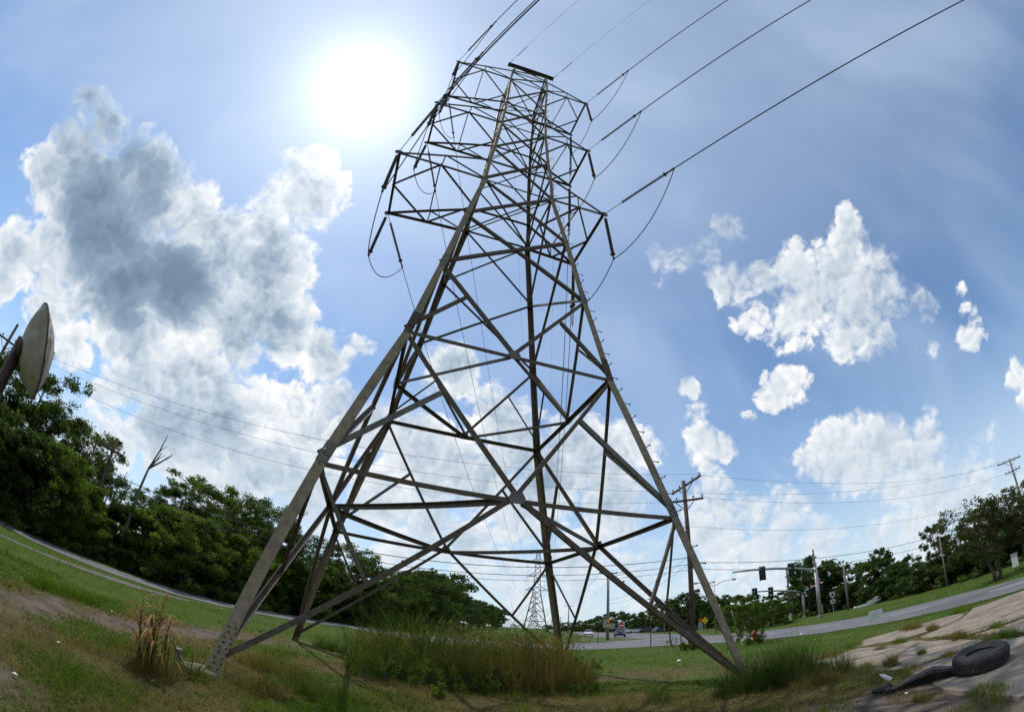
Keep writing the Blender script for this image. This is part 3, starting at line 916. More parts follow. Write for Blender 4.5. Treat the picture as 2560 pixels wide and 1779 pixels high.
for i, (g, sd) in enumerate(zip(GW, ('left', 'right'))):
    p = [g + NEAR_DIR * s for s in np.linspace(0, 190, 20)]
    cable('ground_wire', f'very thin ground wire leaving the {sd} end of the tower top towards the camera', p, 0.008, 'power line', 'ground wires')
    fw = FAR_T + Vector(((-1, 1)[i] * 2.4, 0, 33.6))
    cable('ground_wire', f'very thin ground wire from the {sd} end of the tower top to the distant tower', sag_pts(g, fw, 2.6), 0.007, 'power line', 'ground wires')
    rod = MB().tube([(0, 0, 0), NEAR_DIR * 0.55], 0.02, 6).tube([NEAR_DIR * 0.9, NEAR_DIR * 2.0], 0.025, 6)
    tag(rod.build('wire_clamp', M['steel_dark'], loc=g), f'clamp and rod of the ground wire at the {sd} end of the top beam', 'clamp')

# ------------------------------------------------------------------ the suspension towers further along the line
def far_tower(loc, h, label, full):
    root = thing('lattice_tower', label, 'tower', loc, R(-5), 'distant towers')
    wz = lambda z: np.interp(z, [0, h * 0.50, h], [4.9, 1.45, 0.75])
    zs = [0, 4.5, 8.6, 12.2, 15.2, 17.6, 19.6, 21.6, 23.6, 25.6, 27.6, 29.4, 31.2, h]
    cor = [(-1, -1), (1, -1), (1, 1), (-1, 1)]
    P = lambda c, z: Vector((c[0] * wz(z), c[1] * wz(z), z))
    sc = 1.0 if full else 1.5
    for c in cor:
        mb = MB()
        for z0, z1 in zip(zs[:-1], zs[1:]): mb.beam(P(c, z0), P(c, z1), 0.22 * sc)
        mb.build('leg', M['steel_dark'], root)
    for i in range(4):
        mb = MB()
        a, b = cor[i], cor[(i + 1) % 4]
        for q, (z0, z1) in enumerate(zip(zs[:-1], zs[1:])):
            if q < 3:
                m = (P(a, z1) + P(b, z1)) / 2
                mb.beam(P(a, z0), m, 0.13 * sc); mb.beam(P(b, z0), m, 0.13 * sc); mb.beam(P(a, z1), P(b, z1), 0.12 * sc)
            else:
                mb.beam(P(a, z0), P(b, z1), 0.11 * sc); mb.beam(P(b, z0), P(a, z1), 0.11 * sc)
        mb.build('face_bracing', M['steel_dark'], root)
    for (t, z) in FAR_ARM:
        for s in (-1, 1):
            mb = MB()
            tip = Vector((s * t, 0, z))
            for v in (-1, 1):
                mb.beam(P((s, v), z), tip, 0.13 * sc); mb.beam(P((s, v), z + 1.6), tip, 0.12 * sc)
                mid_ = (P((s, v), z) + tip) / 2
                mb.beam(mid_, (P((s, v), z + 1.6) + tip) / 2, 0.08 * sc)
            mb.build('crossarm', M['steel_dark'], root)
            if full:
                MB().tube([tip, tip - Vector((0, 0, 1.9))], 0.075, 6).build('insulator', M['polymer'], root)
    mb = MB(); mb.beam((-2.6, 0, h + 0.1), (2.6, 0, h + 0.1), 0.2 * sc)
    mb.build('ground_wire_beam', M['steel_dark'], root)
far_tower(FAR_T, 33.4, 'distant grey lattice tower framed between the two right legs, nearest of the far ones', True)
far_tower((34.0, 398.0, 0), 33.4, 'second lattice tower seen small through the legs of the nearest distant one', False)
far_tower((52.5, 615.0, 0), 33.4, 'tiny third lattice tower at the end of the line on the horizon', False)
for k in range(3):
    for side in (-1, 1):
        a = FAR_T + Vector((side * FAR_ARM[k][0], 0, FAR_ARM[k][1] - 1.9)); b = Vector((34 + side * FAR_ARM[k][0], 398, FAR_ARM[k][1] - 1.9))
        cable('conductor', f'hair thin {LVL[k]} {"left" if side < 0 else "right"} conductor between the two distant towers', sag_pts(a, b, 4.5, 16), 0.02, 'power line', 'conductors beyond the distant tower')

# ------------------------------------------------------------------ trees
M['leaf_a'] = leaf_material('leaf_dark', (0.023, 0.044, 0.011), (0.076, 0.114, 0.025), 0.38)
M['leaf_b'] = leaf_material('leaf_mid', (0.038, 0.072, 0.013), (0.118, 0.170, 0.031), 0.45)
M['leaf_c'] = leaf_material('leaf_willow', (0.050, 0.088, 0.014), (0.135, 0.185, 0.034), 0.45)
M['leaf_d'] = leaf_material('leaf_myrtle', (0.024, 0.040, 0.014), (0.070, 0.085, 0.026), 0.30, alt=(0.085, 0.07, 0.032))
M['leaf_far'] = leaf_material('leaf_distant', (0.026, 0.050, 0.016), (0.075, 0.115, 0.034), 0.30)

def leaf_cards(rng, C, rad, per, L, flat=0.75, droop=0.0):
    """leaf-shaped quads scattered through blobs: centres C (n,3), radii rad (n,)"""
    n = len(C)
    idx = np.repeat(np.arange(n), per)
    d = rng.normal(size=(len(idx), 3)); d /= np.linalg.norm(d, axis=1)[:, None]
    r = rng.random(len(idx)) ** 0.55
    off = d * (r * rad[idx])[:, None]; off[:, 2] *= flat
    P = C[idx] + off
    u = rng.normal(size=(len(idx), 3)); u[:, 2] = u[:, 2] * 0.6 - droop
    u /= np.linalg.norm(u, axis=1)[:, None]
    w = rng.normal(size=(len(idx), 3)); v = np.cross(u, w); v /= np.linalg.norm(v, axis=1)[:, None]
    s = L * rng.uniform(0.45, 1.6, len(idx))[:, None]
    V = np.stack([P - u * s * 0.5, P + v * s * 0.27, P + u * s * 0.5, P - v * s * 0.27], 1).reshape(-1, 3)
    F = np.arange(len(V)).reshape(-1, 4)
    t = np.clip(0.5 + 0.22 * rng.normal(size=n)[idx] + 0.16 * rng.normal(size=len(idx)), 0, 1)
    return V, F, np.repeat(t, 4)

PROFILE = {
    'round': lambda z: math.sqrt(max(0.0, 1 - (2 * z - 1) ** 2)) * 0.92 + 0.08,
    'tall': lambda z: (math.sin(math.pi * min(1, z * 0.95 + 0.05)) ** 0.7),
    'cone': lambda z: max(0.08, 1.0 - z * 0.92),
    'bush': lambda z: math.sqrt(max(0.0, 1 - z ** 2.4)),
    'flat': lambda z: 0.35 + 0.65 * min(1, z * 1.6) * math.sqrt(max(0.05, 1 - max(0, z - 0.55) ** 2 * 4)),
}
def make_tree(seed, H, base, rx, shape, limbs, subs, per, L, clr, leaf, lean_=0.0, trunk_r=0.16, stems=1, bark='bark', droop=0.0, gaps=0.0):
    rng = np.random.default_rng(seed)
    rnd = random.Random(seed)
    prof = PROFILE[shape]
    mb = MB()
    C, RAD = [], []
    for s in range(stems):
        ox, oy = (rnd.uniform(-0.3, 0.3) * rx, rnd.uniform(-0.3, 0.3) * rx) if stems > 1 else (0, 0)
        top = Vector((ox + lean_ * H + rnd.uniform(-0.1, 0.1) * rx, oy + rnd.uniform(-0.1, 0.1) * rx, H * rnd.uniform(0.84, 0.92)))
        n = 7
        tr = []
        for i in range(n + 1):
            t = i / n
            wob = Vector((rnd.uniform(-1, 1), rnd.uniform(-1, 1), 0)) * 0.05 * rx * (t > 0) * (i < n)
            tr.append(Vector((ox * 0.3, oy * 0.3, -0.15)).lerp(top, t) + wob)
        mb.tube(tr, [trunk_r * (1 - 0.85 * i / n) * (1.35 if i == 0 else 1) / (stems ** 0.4) for i in range(n + 1)], 7)
        C.append(top); RAD.append(clr)
        for k in range(limbs // stems):
            f = (k + rnd.random()) / (limbs // stems)
            z = base + (H - base) * f * 0.93
            ti = min(max(z / top.z, 0.02), 0.98) * n
            i0 = int(ti)
            p0 = tr[i0].lerp(tr[i0 + 1], ti - i0)
            a = k * 2.39996 + rnd.uniform(-0.5, 0.5) + s
            reach = rx * prof((z - base * 0.6) / max(0.1, H - base * 0.6)) * rnd.uniform(0.65, 1.1)
            rise = rnd.uniform(0.15, 0.65) * reach * (1 if shape != 'cone' else 0.1)
            if shape == 'bush': rise = rnd.uniform(-0.7, 0.45) * reach
            p2 = Vector((p0.x + math.cos(a) * reach, p0.y + math.sin(a) * reach, max(0.18, min(H * 0.98, p0.z + rise))))
            p1 = p0.lerp(p2, 0.5) + Vector((0, 0, 0.12 * reach))
            r0 = trunk_r * 0.42 * (1 - 0.6 * f)
            mb.tube([p0, p1, p2], [r0, r0 * 0.65, r0 * 0.25], 5)
            if rnd.random() > gaps:
                C.append(p2); RAD.append(clr * rnd.uniform(0.7, 1.25))
            for q in range(subs):
                t = rnd.uniform(0.35, 1.0)
                b0 = p0.lerp(p1, t * 2) if t < 0.5 else p1.lerp(p2, t * 2 - 1)
                aa = a + rnd.uniform(-1.3, 1.3)
                ln = reach * rnd.uniform(0.2, 0.5) + 0.15
                b1 = b0 + Vector((math.cos(aa) * ln, math.sin(aa) * ln, rnd.uniform(-0.25, 0.6) * ln))
                b1.z = max(b1.z, base * 0.55 + 0.1)
                mb.tube([b0, b1], [r0 * 0.4, r0 * 0.14], 4, cap=False)
                if rnd.random() > gaps * 0.6:
                    C.append(b1); RAD.append(clr * rnd.uniform(0.5, 1.0))
    C = np.array([tuple(c) for c in C]); RAD = np.array(RAD)
    V, F, t = leaf_cards(rng, C, RAD, per, L, droop=droop)
    V[:, 2] = np.maximum(V[:, 2], 0.03)
    trunk = mb.mesh('trunk', M[bark], smooth=True)
    crown = np_mesh('crown', V, F, M[leaf], tint=t)
    return {'trunk': trunk, 'crown': crown, 'H': H}

KIND = {
    'oak': make_tree(1, 9.0, 2.4, 3.0, 'round', 24, 6, 100, 0.155, 0.70, 'leaf_a', gaps=0.12),
    'ash': make_tree(2, 9.0, 2.0, 2.5, 'tall', 24, 6, 92, 0.15, 0.62, 'leaf_b', gaps=0.15),
    'gappy': make_tree(3, 9.0, 3.4, 2.2, 'flat', 15, 5, 70, 0.15, 0.50, 'leaf_a', gaps=0.38, trunk_r=0.14),
    'willow': make_tree(4, 5.0, 0.3, 2.0, 'bush', 33, 5, 90, 0.125, 0.46, 'leaf_c', stems=3, trunk_r=0.10, droop=0.5),
    'shrub': make_tree(5, 3.6, 0.15, 1.9, 'bush', 30, 5, 84, 0.12, 0.44, 'leaf_b', stems=3, trunk_r=0.08),
    'darkshrub': make_tree(6, 3.6, 0.15, 2.0, 'bush', 30, 5, 84, 0.13, 0.44, 'leaf_a', stems=3, trunk_r=0.08),
    'pine': make_tree(7, 9.5, 2.2, 1.7, 'cone', 26, 4, 54, 0.19, 0.46, 'leaf_a', trunk_r=0.15, gaps=0.1),
    'sparse': make_tree(8, 9.0, 2.8, 2.1, 'tall', 16, 5, 26, 0.20, 0.62, 'leaf_b', trunk_r=0.11, gaps=0.25),
    'myrtle': make_tree(9, 4.7, 1.5, 2.5, 'flat', 26, 6, 60, 0.13, 0.48, 'leaf_d', trunk_r=0.17, stems=2),
    'far_oak': make_tree(10, 8.5, 0.8, 3.4, 'round', 16, 5, 44, 0.42, 1.0, 'leaf_far', trunk_r=0.2),
    'far_tall': make_tree(11, 10.0, 1.8, 2.6, 'tall', 17, 5, 40, 0.38, 0.85, 'leaf_far', trunk_r=0.2, gaps=0.15),
    'far_bush': make_tree(12, 4.0, 0.2, 2.6, 'bush', 16, 4, 42, 0.34, 0.75, 'leaf_far', stems=2, trunk_r=0.1),
    'wood': make_tree(13, 9.0, 0.6, 4.2, 'round', 18, 5, 46, 0.55, 1.25, 'leaf_far', trunk_r=0.2),
}
def tree(kind, name, label, x, y, h, group=None, wide=1.0, rz=None, cat='tree'):
    k = KIND[kind]
    s = h / k['H']
    root = thing(name, label, cat, (x, y, 0), random.uniform(0, 6.28) if rz is None else rz, group)
    root.scale = (s * wide, s * wide, s)
    link('trunk', k['trunk'], root)
    link('crown', k['crown'], root)
    return root
def polar(az, d): return d * math.sin(R(az)), d * math.cos(R(az))

# the wood beyond the side road on the left: silhouette elevation against azimuth
SIL = [(-80, 9), (-70, 10), (-64, 11.0), (-60.3, 13.0), (-58, 9.6), (-55, 8.6), (-52.5, 10.6), (-50.5, 6.4), (-48.5, 6.0), (-47, 5.8), (-44, 5.4), (-42, 5.8), (-39, 8.0), (-36, 9.0), (-33, 7.8),
       (-31, 7.4), (-28, 8.6), (-26, 9.0), (-23.5, 5.8), (-21, 6.6), (-18, 7.8), (-15.5, 5.8), (-13.5, 4.3), (-10, 5.0), (-7, 5.6), (-5, 3.8), (-3, 2.8), (0, 2.0), (3, 1.0)]
EDGE = [(-80, 23), (-60, 22.5), (-50, 25), (-40, 27), (-32, 31), (-25, 36), (-16, 44), (-10, 54), (-5, 75), (0, 130)]
sil = lambda a: float(np.interp(a, *zip(*SIL)))
edge = lambda a: float(np.interp(a, *zip(*EDGE)))
back = [(-76, 'oak'), (-71, 'oak'), (-66.5, 'oak'), (-62.3, 'ash'), (-60.2, 'gappy'), (-57, 'ash'), (-54, 'oak'), (-52.4, 'gappy'), (-49.2, 'ash'), (-43.5, 'ash'), (-41, 'oak'), (-38.6, 'gappy'),
        (-36, 'ash'), (-33.8, 'oak'), (-31.4, 'ash'), (-28.4, 'oak'), (-25.8, 'pine'), (-23.2, 'oak'), (-20.6, 'pine'), (-18, 'sparse'), (-16.2, 'sparse'), (-13.6, 'oak'), (-11.2, 'ash'), (-9, 'oak'), (-6.8, 'sparse'), (-5.2, 'oak')]
words = {'oak': 'broad dark tree', 'ash': 'upright mid green tree', 'gappy': 'thin crowned tree with gaps', 'pine': 'narrow pointed dark tree', 'sparse': 'slender feathery tree'}
seen = {}
for a, kd in back:
    d = edge(a) + random.uniform(5.5, 9)
    x, y = polar(a, d)
    h = (d * math.tan(R(sil(a))) + 1.6) * (1.12 if a > -48 else 1.02) * random.uniform(0.94, 1.06)
    i = seen.get(kd, 0); seen[kd] = i + 1
    tree(kd, {'oak': 'broadleaf_tree', 'ash': 'broadleaf_tree', 'gappy': 'thin_tree', 'pine': 'pine_tree', 'sparse': 'slender_tree'}[kd],
         f'{words[kd]} in back row of left wood, {ORD[i]} of its kind', x, y, h, 'back row of the left wood', random.uniform(0.95, 1.25))
# middle and front rows of bushes down to the verge
n_b = {'willow': 0, 'shrub': 0, 'darkshrub': 0}
wordb = {'willow': 'soft yellow green willow bush', 'shrub': 'leafy green bush', 'darkshrub': 'dark green bush'}
a = -79.0
while a < -5:
    for row, (dd, hh) in enumerate(((1.6, 0.52), (4.0, 0.72))):
        aa = a + (0.5 if row else 0) * 3
        d = edge(aa) + dd + random.uniform(-0.4, 0.8)
        bright = min(abs(aa + 56), abs(aa + 53), abs(aa + 42), abs(aa + 39), abs(aa + 34), abs(aa + 29)) < 2.0
        kd = 'willow' if bright and row == 1 or (bright and random.random() < 0.6) else random.choice(['shrub', 'darkshrub', 'darkshrub'])
        h = (d * math.tan(R(sil(aa))) + 1.6) * hh * random.uniform(0.85, 1.15)
        if kd == 'willow': h = max(h, 4.6)
        h = min(h, 6.0)
        if -52.5 < aa < -44: h = min(h, 3.9)
        x, y = polar(aa, d)
        i = n_b[kd]; n_b[kd] += 1
        tree(kd, 'bush', f'{wordb[kd]} at edge of left wood, {ORD[i]} of its kind', x, y, h, 'bushes at the edge of the left wood', random.uniform(1.0, 1.35), cat='bush')
    a += 3.2 if a < -30 else 2.6
# the row that recedes beside the power line
for k in range(26):
    f = k / 25
    y = 74 + 300 * f ** 1.5; x = -11.0 + 0.055 * (y - 74) - 1.5 + random.uniform(-1, 1)
    tree('far_oak' if k % 2 else 'far_tall', 'distant_tree', f'dark tree in the row receding left of the distant towers, {ORD[k]} from the camera', x, y, (y * math.tan(R(sil(math.degrees(math.atan2(x, y))))) + 1.6) * random.uniform(1.0, 1.2), 'trees receding beside the power line', 1.25)

# ---- right-hand wood beyond the roads
SILR = [(6, 0.6), (8, 0.8), (12, 1.4), (15, 2.0), (18, 2.6), (21, 3.1), (23.3, 3.8), (25, 3.9), (26.5, 3.3), (28, 3.0), (30, 3.2), (33, 3.0), (35.5, 3.4), (37.5, 5.2), (39, 5.6), (41, 4.2), (43.5, 3.4), (45.5, 3.9), (47.3, 4.0), (50, 3.5), (53, 3.6), (56, 3.5), (59, 3.4), (64, 3.6), (72, 4)]
DR = [(6, 330), (10, 250), (15, 175), (20, 135), (26, 112), (33, 98), (38, 84), (45, 70), (52, 56), (60, 46), (72, 40)]
rs = lambda q: float(np.interp(q, *zip(*SILR))); rd = lambda q: float(np.interp(q, *zip(*DR)))
a, i, zi = 6.5, 0, {}
while a < 73:
    d = rd(a) * random.uniform(1.0, 1.06)
    x, y = polar(a, d); h = (d * math.tan(R(rs(a))) + 1.6) * random.choice([0.66, 0.78, 0.86, 0.95, 1.0])
    kd = random.choice(['far_oak', 'far_tall', 'far_oak'])
    zone = 'low wood far across the highway' if a < 24 else ('wood behind the traffic signals' if a < 46 else 'wood along the right hand road')
    zi[zone] = zi.get(zone, -1) + 1
    lab = f'{ORD[zi[zone]]} tree from the left in the {zone}'
    tree(kd, 'distant_tree', lab, x, y, h * random.uniform(0.9, 1.05), 'low wood far across the highway' if a < 24 else ('wood behind the traffic signals' if a < 46 else 'wood along the right hand road'), random.uniform(1.0, 1.4))
    x, y = polar(a + 0.6, d - 4.0)
    tree('far_bush', 'distant_bush', f'{ORD[zi[zone]]} bush from the left at the foot of the {zone}', x, y, max(2.6, h * 0.5) * random.uniform(0.8, 1.2),
         'undergrowth of the right hand wood', random.uniform(1.1, 1.6), cat='bush')
    a += 58.0 * 2.2 / d if a < 30 else 1.55
    i += 1
# a few that stand out
for kd, az, d, h, w, lab in (('far_tall', 24.2, 92, 8.4, 0.9, 'dark tree rising right behind the wooden utility pole'),
                             ('far_tall', 38.2, 76, 9.4, 1.15, 'tallest bushy tree, behind the main signal mast'),
                             ('far_oak', 40.6, 78, 7.4, 0.9, 'rounded tree just right of the signal mast'),
                             ('far_tall', 47.2, 66, 7.0, 0.75, 'dark flat topped tree in the wood right of the route sign'),
                             ('far_tall', 53.8, 52, 6.4, 0.8, 'slim leafy tree beside the grey pole in the right wood'),
                             ('shrub', 29.9, 60, 3.4, 1.5, 'bright green shrub on the far verge left of the signals'),
                             ('shrub', 33.4, 58, 3.2, 1.5, 'rounded green shrub on the far verge below the signal arm'),
                             ('myrtle', 60.6, 28.6, 4.1, 1.15, 'spreading crape myrtle with reddish leaves on the right verge')):
    x, y = polar(az, d)
    tree(kd, 'standing_tree' if kd != 'shrub' else 'verge_shrub', lab, x, y, h, None, w, cat='tree' if kd != 'shrub' else 'bush')
for k, (az, d, h, lab) in enumerate(((64, 29, 3.7, 'leafy dark tree at the right edge behind the crape myrtle'),)):
    x, y = polar(az, d); tree('myrtle', 'verge_tree', lab, x, y, h)
# wood mass behind everything, too far to tell apart
mb_rng = np.random.default_rng(5)
C = []
for q in range(420):
    az_ = mb_rng.uniform(-90, 90); dd = mb_rng.uniform(420, 620)
    if abs(az_ - 4.5) < 5.0: dd = mb_rng.uniform(750, 950)
    if -14 < az_ < 2: continue
    C.append((dd * math.sin(R(az_)), dd * math.cos(R(az_)), mb_rng.uniform(2, 6.5)))
C = np.array(C)
V, F, t = leaf_cards(mb_rng, C, np.full(len(C), 7.0), 60, 1.9)
V[:, 2] = np.maximum(V[:, 2], 0.0)
tag(link('far_wood', np_mesh('far_wood', V, F, M['leaf_far'], tint=t)), 'thin dark line of far woodland along the horizon', 'woodland', kind='stuff')

# dead trees
def snag(label, x, y, h, seed, forks):
    rnd = random.Random(seed)
    root = thing('dead_tree', label, 'tree', (x, y, 0))
    mb = MB()
    p = [Vector((0, 0, -0.1)), Vector((0.05, 0, h * 0.3)), Vector((0.12, 0.05, h * 0.6)), Vector((0.25, 0.1, h * 0.78))]
    mb.tube(p, [0.12, 0.10, 0.08, 0.06], 8)
    mb.build('trunk', M['bark_pale'], root, smooth=True)
    for (dx, dz, ln) in forks:
        b = MB()
        q = p[-1] + Vector((dx * ln * 0.5, 0.1, dz * ln * 0.5)); e = p[-1] + Vector((dx * ln, 0.0, dz * ln))
        b.tube([p[-1] - Vector((0, 0, 0.1)), q, e], [0.06, 0.045, 0.018], 6)
        b.tube([q, q + Vector((dx * 0.4 + 0.15, 0.2, 0.5))], [0.03, 0.01], 5)
        b.build('branch', M['bark_pale'], root, smooth=True)
x, y = polar(-45.6, 27.5); snag('broken grey dead tree with bare forked top above the left wood', x, y, 7.6, 1, ((0.25, 0.95, 2.2), (0.85, 0.6, 1.7), (0.5, 0.85, 1.2)))
for az, d, h, lab in ((-48.2, 40, 7.0, 'thin leafless sapling left of the broken dead tree'), (-47.3, 41, 6.6, 'thin leafless twiggy stem beside the broken dead tree'), (-14.6, 60, 6.6, 'bare twiggy dead tree in the wood behind the tower'), (-13.4, 62, 6.2, 'small bare dead tree right of the twiggy one behind the tower')):
    x, y = polar(az, d); snag(lab, x, y, h, int(d), ((0.3, 0.9, 1.4), (-0.35, 0.85, 1.2)))

# ------------------------------------------------------------------ grass and weeds
M['grass'] = leaf_material('grass_blades', (0.040, 0.085, 0.008), (0.105, 0.175, 0.016), 0.45, alt=(0.19, 0.135, 0.065))
M['reed'] = leaf_material('reed_leaves', (0.034, 0.062, 0.015), (0.115, 0.150, 0.036), 0.42)
M['dry'] = leaf_material('dry_stalks', (0.075, 0.085, 0.022), (0.170, 0.145, 0.048), 0.45, alt=(0.180, 0.110, 0.048))
M['cane'] = leaf_material('cane_leaves', (0.13, 0.045, 0.022), (0.28, 0.13, 0.038), 0.35, alt=(0.36, 0.26, 0.13))

def blades(rng, P, h, w, bend, segs=3, tint=None, spread=0.25):
    """tapered bent blades at P (n,3)"""
    n = len(P)
    az = rng.uniform(0, 2 * np.pi, n)
    d = np.stack([np.cos(az), np.sin(az), np.zeros(n)], 1)
    side = np.stack([-np.sin(az), np.cos(az), np.zeros(n)], 1)
    turn = rng.uniform(0, 2 * np.pi, n)
    side = side * np.cos(turn)[:, None] + d * np.sin(turn)[:, None]
    V = []
    for s in range(segs + 1):
        t = s / segs
        out = (spread * t + bend * t ** 2.2)
        c = P + d * (out * h)[:, None] + np.array([0, 0, 1.0]) * (h * (t - 0.28 * np.clip(bend, 0, 2) * t ** 3))[:, None]
        ww = (w * (1 - t ** 1.5) * 0.5)[:, None]
        V += [c - side * ww, c + side * ww]
    V = np.stack(V, 1)                         # n, 2(segs+1), 3
    k = 2 * (segs + 1)
    base = (np.arange(n) * k)[:, None]
    F = np.concatenate([base + np.array([[2 * s, 2 * s + 1, 2 * s + 3, 2 * s + 2]]) for s in range(segs)], 0)
    if tint is None: tint = rng.random(n)
    return V.reshape(-1, 3), F, np.repeat(tint, k)

def scatter_polar(rng, n, dmin, dmax, az0=-78, az1=78, power=1.0):
    u = rng.random(n)
    d = dmin * (dmax / dmin) ** (u ** power)
    a = np.radians(rng.uniform(az0, az1, n))
    return d * np.sin(a), d * np.cos(a)
def in_road(x, y):
    m = np.zeros(x.shape, bool)
    for far, near in ((LEFT_FAR, LEFT_NEAR), (R_OUT, R_IN)):
        poly = np.array(far + near[::-1])
        inside = np.zeros(x.shape, bool)
        j = len(poly) - 1
        for i in range(len(poly)):
            xi, yi = poly[i]; xj, yj = poly[j]
            with np.errstate(divide='ignore', invalid='ignore'):
                c = ((yi > y) != (yj > y)) & (x < (xj - xi) * (y - yi) / (yj - yi + 1e-12) + xi)
            inside ^= c
            j = i
        m |= inside
    return m
def inside_poly(x, y, poly):
    ins = np.zeros(x.shape, bool); j = len(poly) - 1
    for i in range(len(poly)):
        xi, yi = poly[i]; xj, yj = poly[j]
        ins ^= ((yi > y) != (yj > y)) & (x < (xj - xi) * (y - yi) / (yj - yi + 1e-12) + xi)
        j = i
    return ins
def on_slab(x, y):
    m = np.zeros(x.shape, bool)
    for p in APRON: m |= inside_poly(x, y, p)
    return m

def build_lawn():
    rng = np.random.default_rng(3)
    parts = []
    for n, d0, d1, hlo, hhi, segs in ((230000, 2.2, 13, 0.04, 0.17, 2), (90000, 10, 46, 0.06, 0.14, 1)):
        x, y = scatter_polar(rng, n, d0, d1)
        dirt, dry = dirt_mask(x, y), dry_mask(x, y)
        keep = ~in_road(x, y) & ~on_slab(x, y) & (rng.random(n) > dirt * 1.05) & (y > -3)
        keep &= rng.random(n) < np.clip(0.45 + fbm(x * 0.9, y * 0.9) * 1.0, 0, 1)
        x, y, dry, dirt = x[keep], y[keep], dry[keep], dirt[keep]
        m = len(x); dist = np.hypot(x, y)
        tuft = np.clip((fbm(x * 1.4 + 9, y * 1.4) - 0.45) * 4, 0, 1)
        h = rng.uniform(hlo, hhi, m) * (0.55 + 0.9 * tuft)
        lawn = np.clip((-7.3 - x) / 1.2, 0, 1)
        h = h * (1 - 0.25 * lawn)
        w = 0.0045 + 0.0011 * dist
        isdry = rng.random(m) < dry * 0.95
        lying = isdry & (rng.random(m) < 0.6)
        bend = np.where(lying, rng.uniform(2.0, 4.0, m), rng.uniform(0.1, 0.8, m))
        h = np.where(lying, h * 0.55, h)
        tint = np.where(isdry, rng.uniform(0.80, 1.0, m), rng.uniform(0.0, 0.62, m))
        P = np.stack([x, y, relief(x, y) - 0.005], 1)
        parts.append(blades(rng, P, h, w, bend, segs, tint))
        if segs == 2:      # loose straw left by the mower
            q = rng.random(m) < 0.085 * (1 - lawn)
            k_ = int(q.sum())
            ex = blades(rng, P[q] + np.array([0, 0, 0.02]), rng.uniform(0.06, 0.20, k_), np.full(k_, 0.006) + 0.0006 * dist[q], rng.uniform(2.5, 6.0, k_), 2, np.full(k_, 1.0))
            V0, F0, t0 = parts[-1]
            parts[-1] = (np.concatenate([V0, ex[0]]), np.concatenate([F0, ex[1] + len(V0)]), np.concatenate([t0, ex[2]]))
    for nm, (V, F, t) in zip(('meadow_grass', 'lawn_grass'), parts):
        tag(link(nm, np_mesh(nm, V, F, M['grass'], tint=t)), 'short green and straw coloured grass over the field' if nm[0] == 'm' else 'mown green grass of the lawns and verges', 'grass', kind='stuff')
build_lawn()
def build_weeds():
    # clover, plantain and other flat weeds nobody could count
    rng = np.random.default_rng(77)
    x, y = scatter_polar(rng, 2600, 2.3, 13)
    keep = ~in_road(x, y) & ~on_slab(x, y) & (dirt_mask(x, y) < 0.6) & (fbm(x * 0.8 + 4, y * 0.8) > 0.44)
    x, y = x[keep], y[keep]
    C = np.stack([x, y, relief(x, y) + 0.035], 1)
    V, F, t = leaf_cards(rng, C, rng.uniform(0.05, 0.16, len(C)), 14, 0.040, flat=0.3)
    tag(link('low_weeds', np_mesh('low_weeds', V, F, M['leaf_c'], tint=t)), 'small flat leafed weeds scattered through the foreground grass', 'weeds', kind='stuff')
build_weeds()

def clump(name, label, x, y, rx, ry, n, h0, h1, w, bend, mat, seed, tall=None, tint=(0, 1), cat='tall grass', group=None, spread=0.2, rz=0.0):
    rng = np.random.default_rng(seed)
    a = rng.uniform(0, 2 * np.pi, n); r = np.sqrt(rng.random(n))
    lob = 0.50 + 0.75 * vnoise(a * 1.9 + seed * 3.7, a * 0 + seed * 1.3)
    px, py = np.cos(a) * r * rx * lob, np.sin(a) * r * ry * lob
    c, s = math.cos(rz), math.sin(rz)
    px, py = c * px - s * py, s * px + c * py
    h = (h0 * 0.55 + (h1 * 1.12 - h0 * 0.55) * rng.random(n) ** 1.25) * (1.08 - 0.5 * r ** 2) * (0.55 + 0.9 * fbm(px * 2.0 + seed, py * 2.0))
    P = np.stack([px, py, relief(px + x, py + y) - 0.01], 1)
    V, F, t = blades(rng, P, h, rng.uniform(0.7, 1.3, n) * w, rng.uniform(bend * 0.2, bend, n), 4, rng.uniform(*tint, n), spread)
    root = thing(name, label, cat, (x, y, 0), 0, group)
    link('blades', np_mesh('blades', V, F, M[mat], tint=t), root)
    return root
def stalk_heads(root, seed, n, rx, ry, h0, h1, mat='dry'):
    """thin stems with feathery heads"""
    rng = np.random.default_rng(seed)
    a = rng.uniform(0, 2 * np.pi, n); r = np.sqrt(rng.random(n))
    P = np.stack([np.cos(a) * r * rx, np.sin(a) * r * ry, np.zeros(n)], 1)
    h = rng.uniform(h0, h1, n)
    V, F, t = blades(rng, P, h, np.full(n, 0.012), rng.uniform(0, 0.25, n), 3, rng.uniform(0.2, 1.0, n), 0.10)
    tops = V.reshape(n, -1, 3)[:, -1]
    V2, F2, t2 = leaf_cards(rng, tops - np.array([0, 0, 0.10]), np.full(n, 0.10), 9, 0.05, flat=1.6)
    link('seed_heads', np_mesh('seed_heads', np.concatenate([V, V2]), np.concatenate([F, F2 + len(V)]), M[mat], tint=np.concatenate([t, t2])), root)
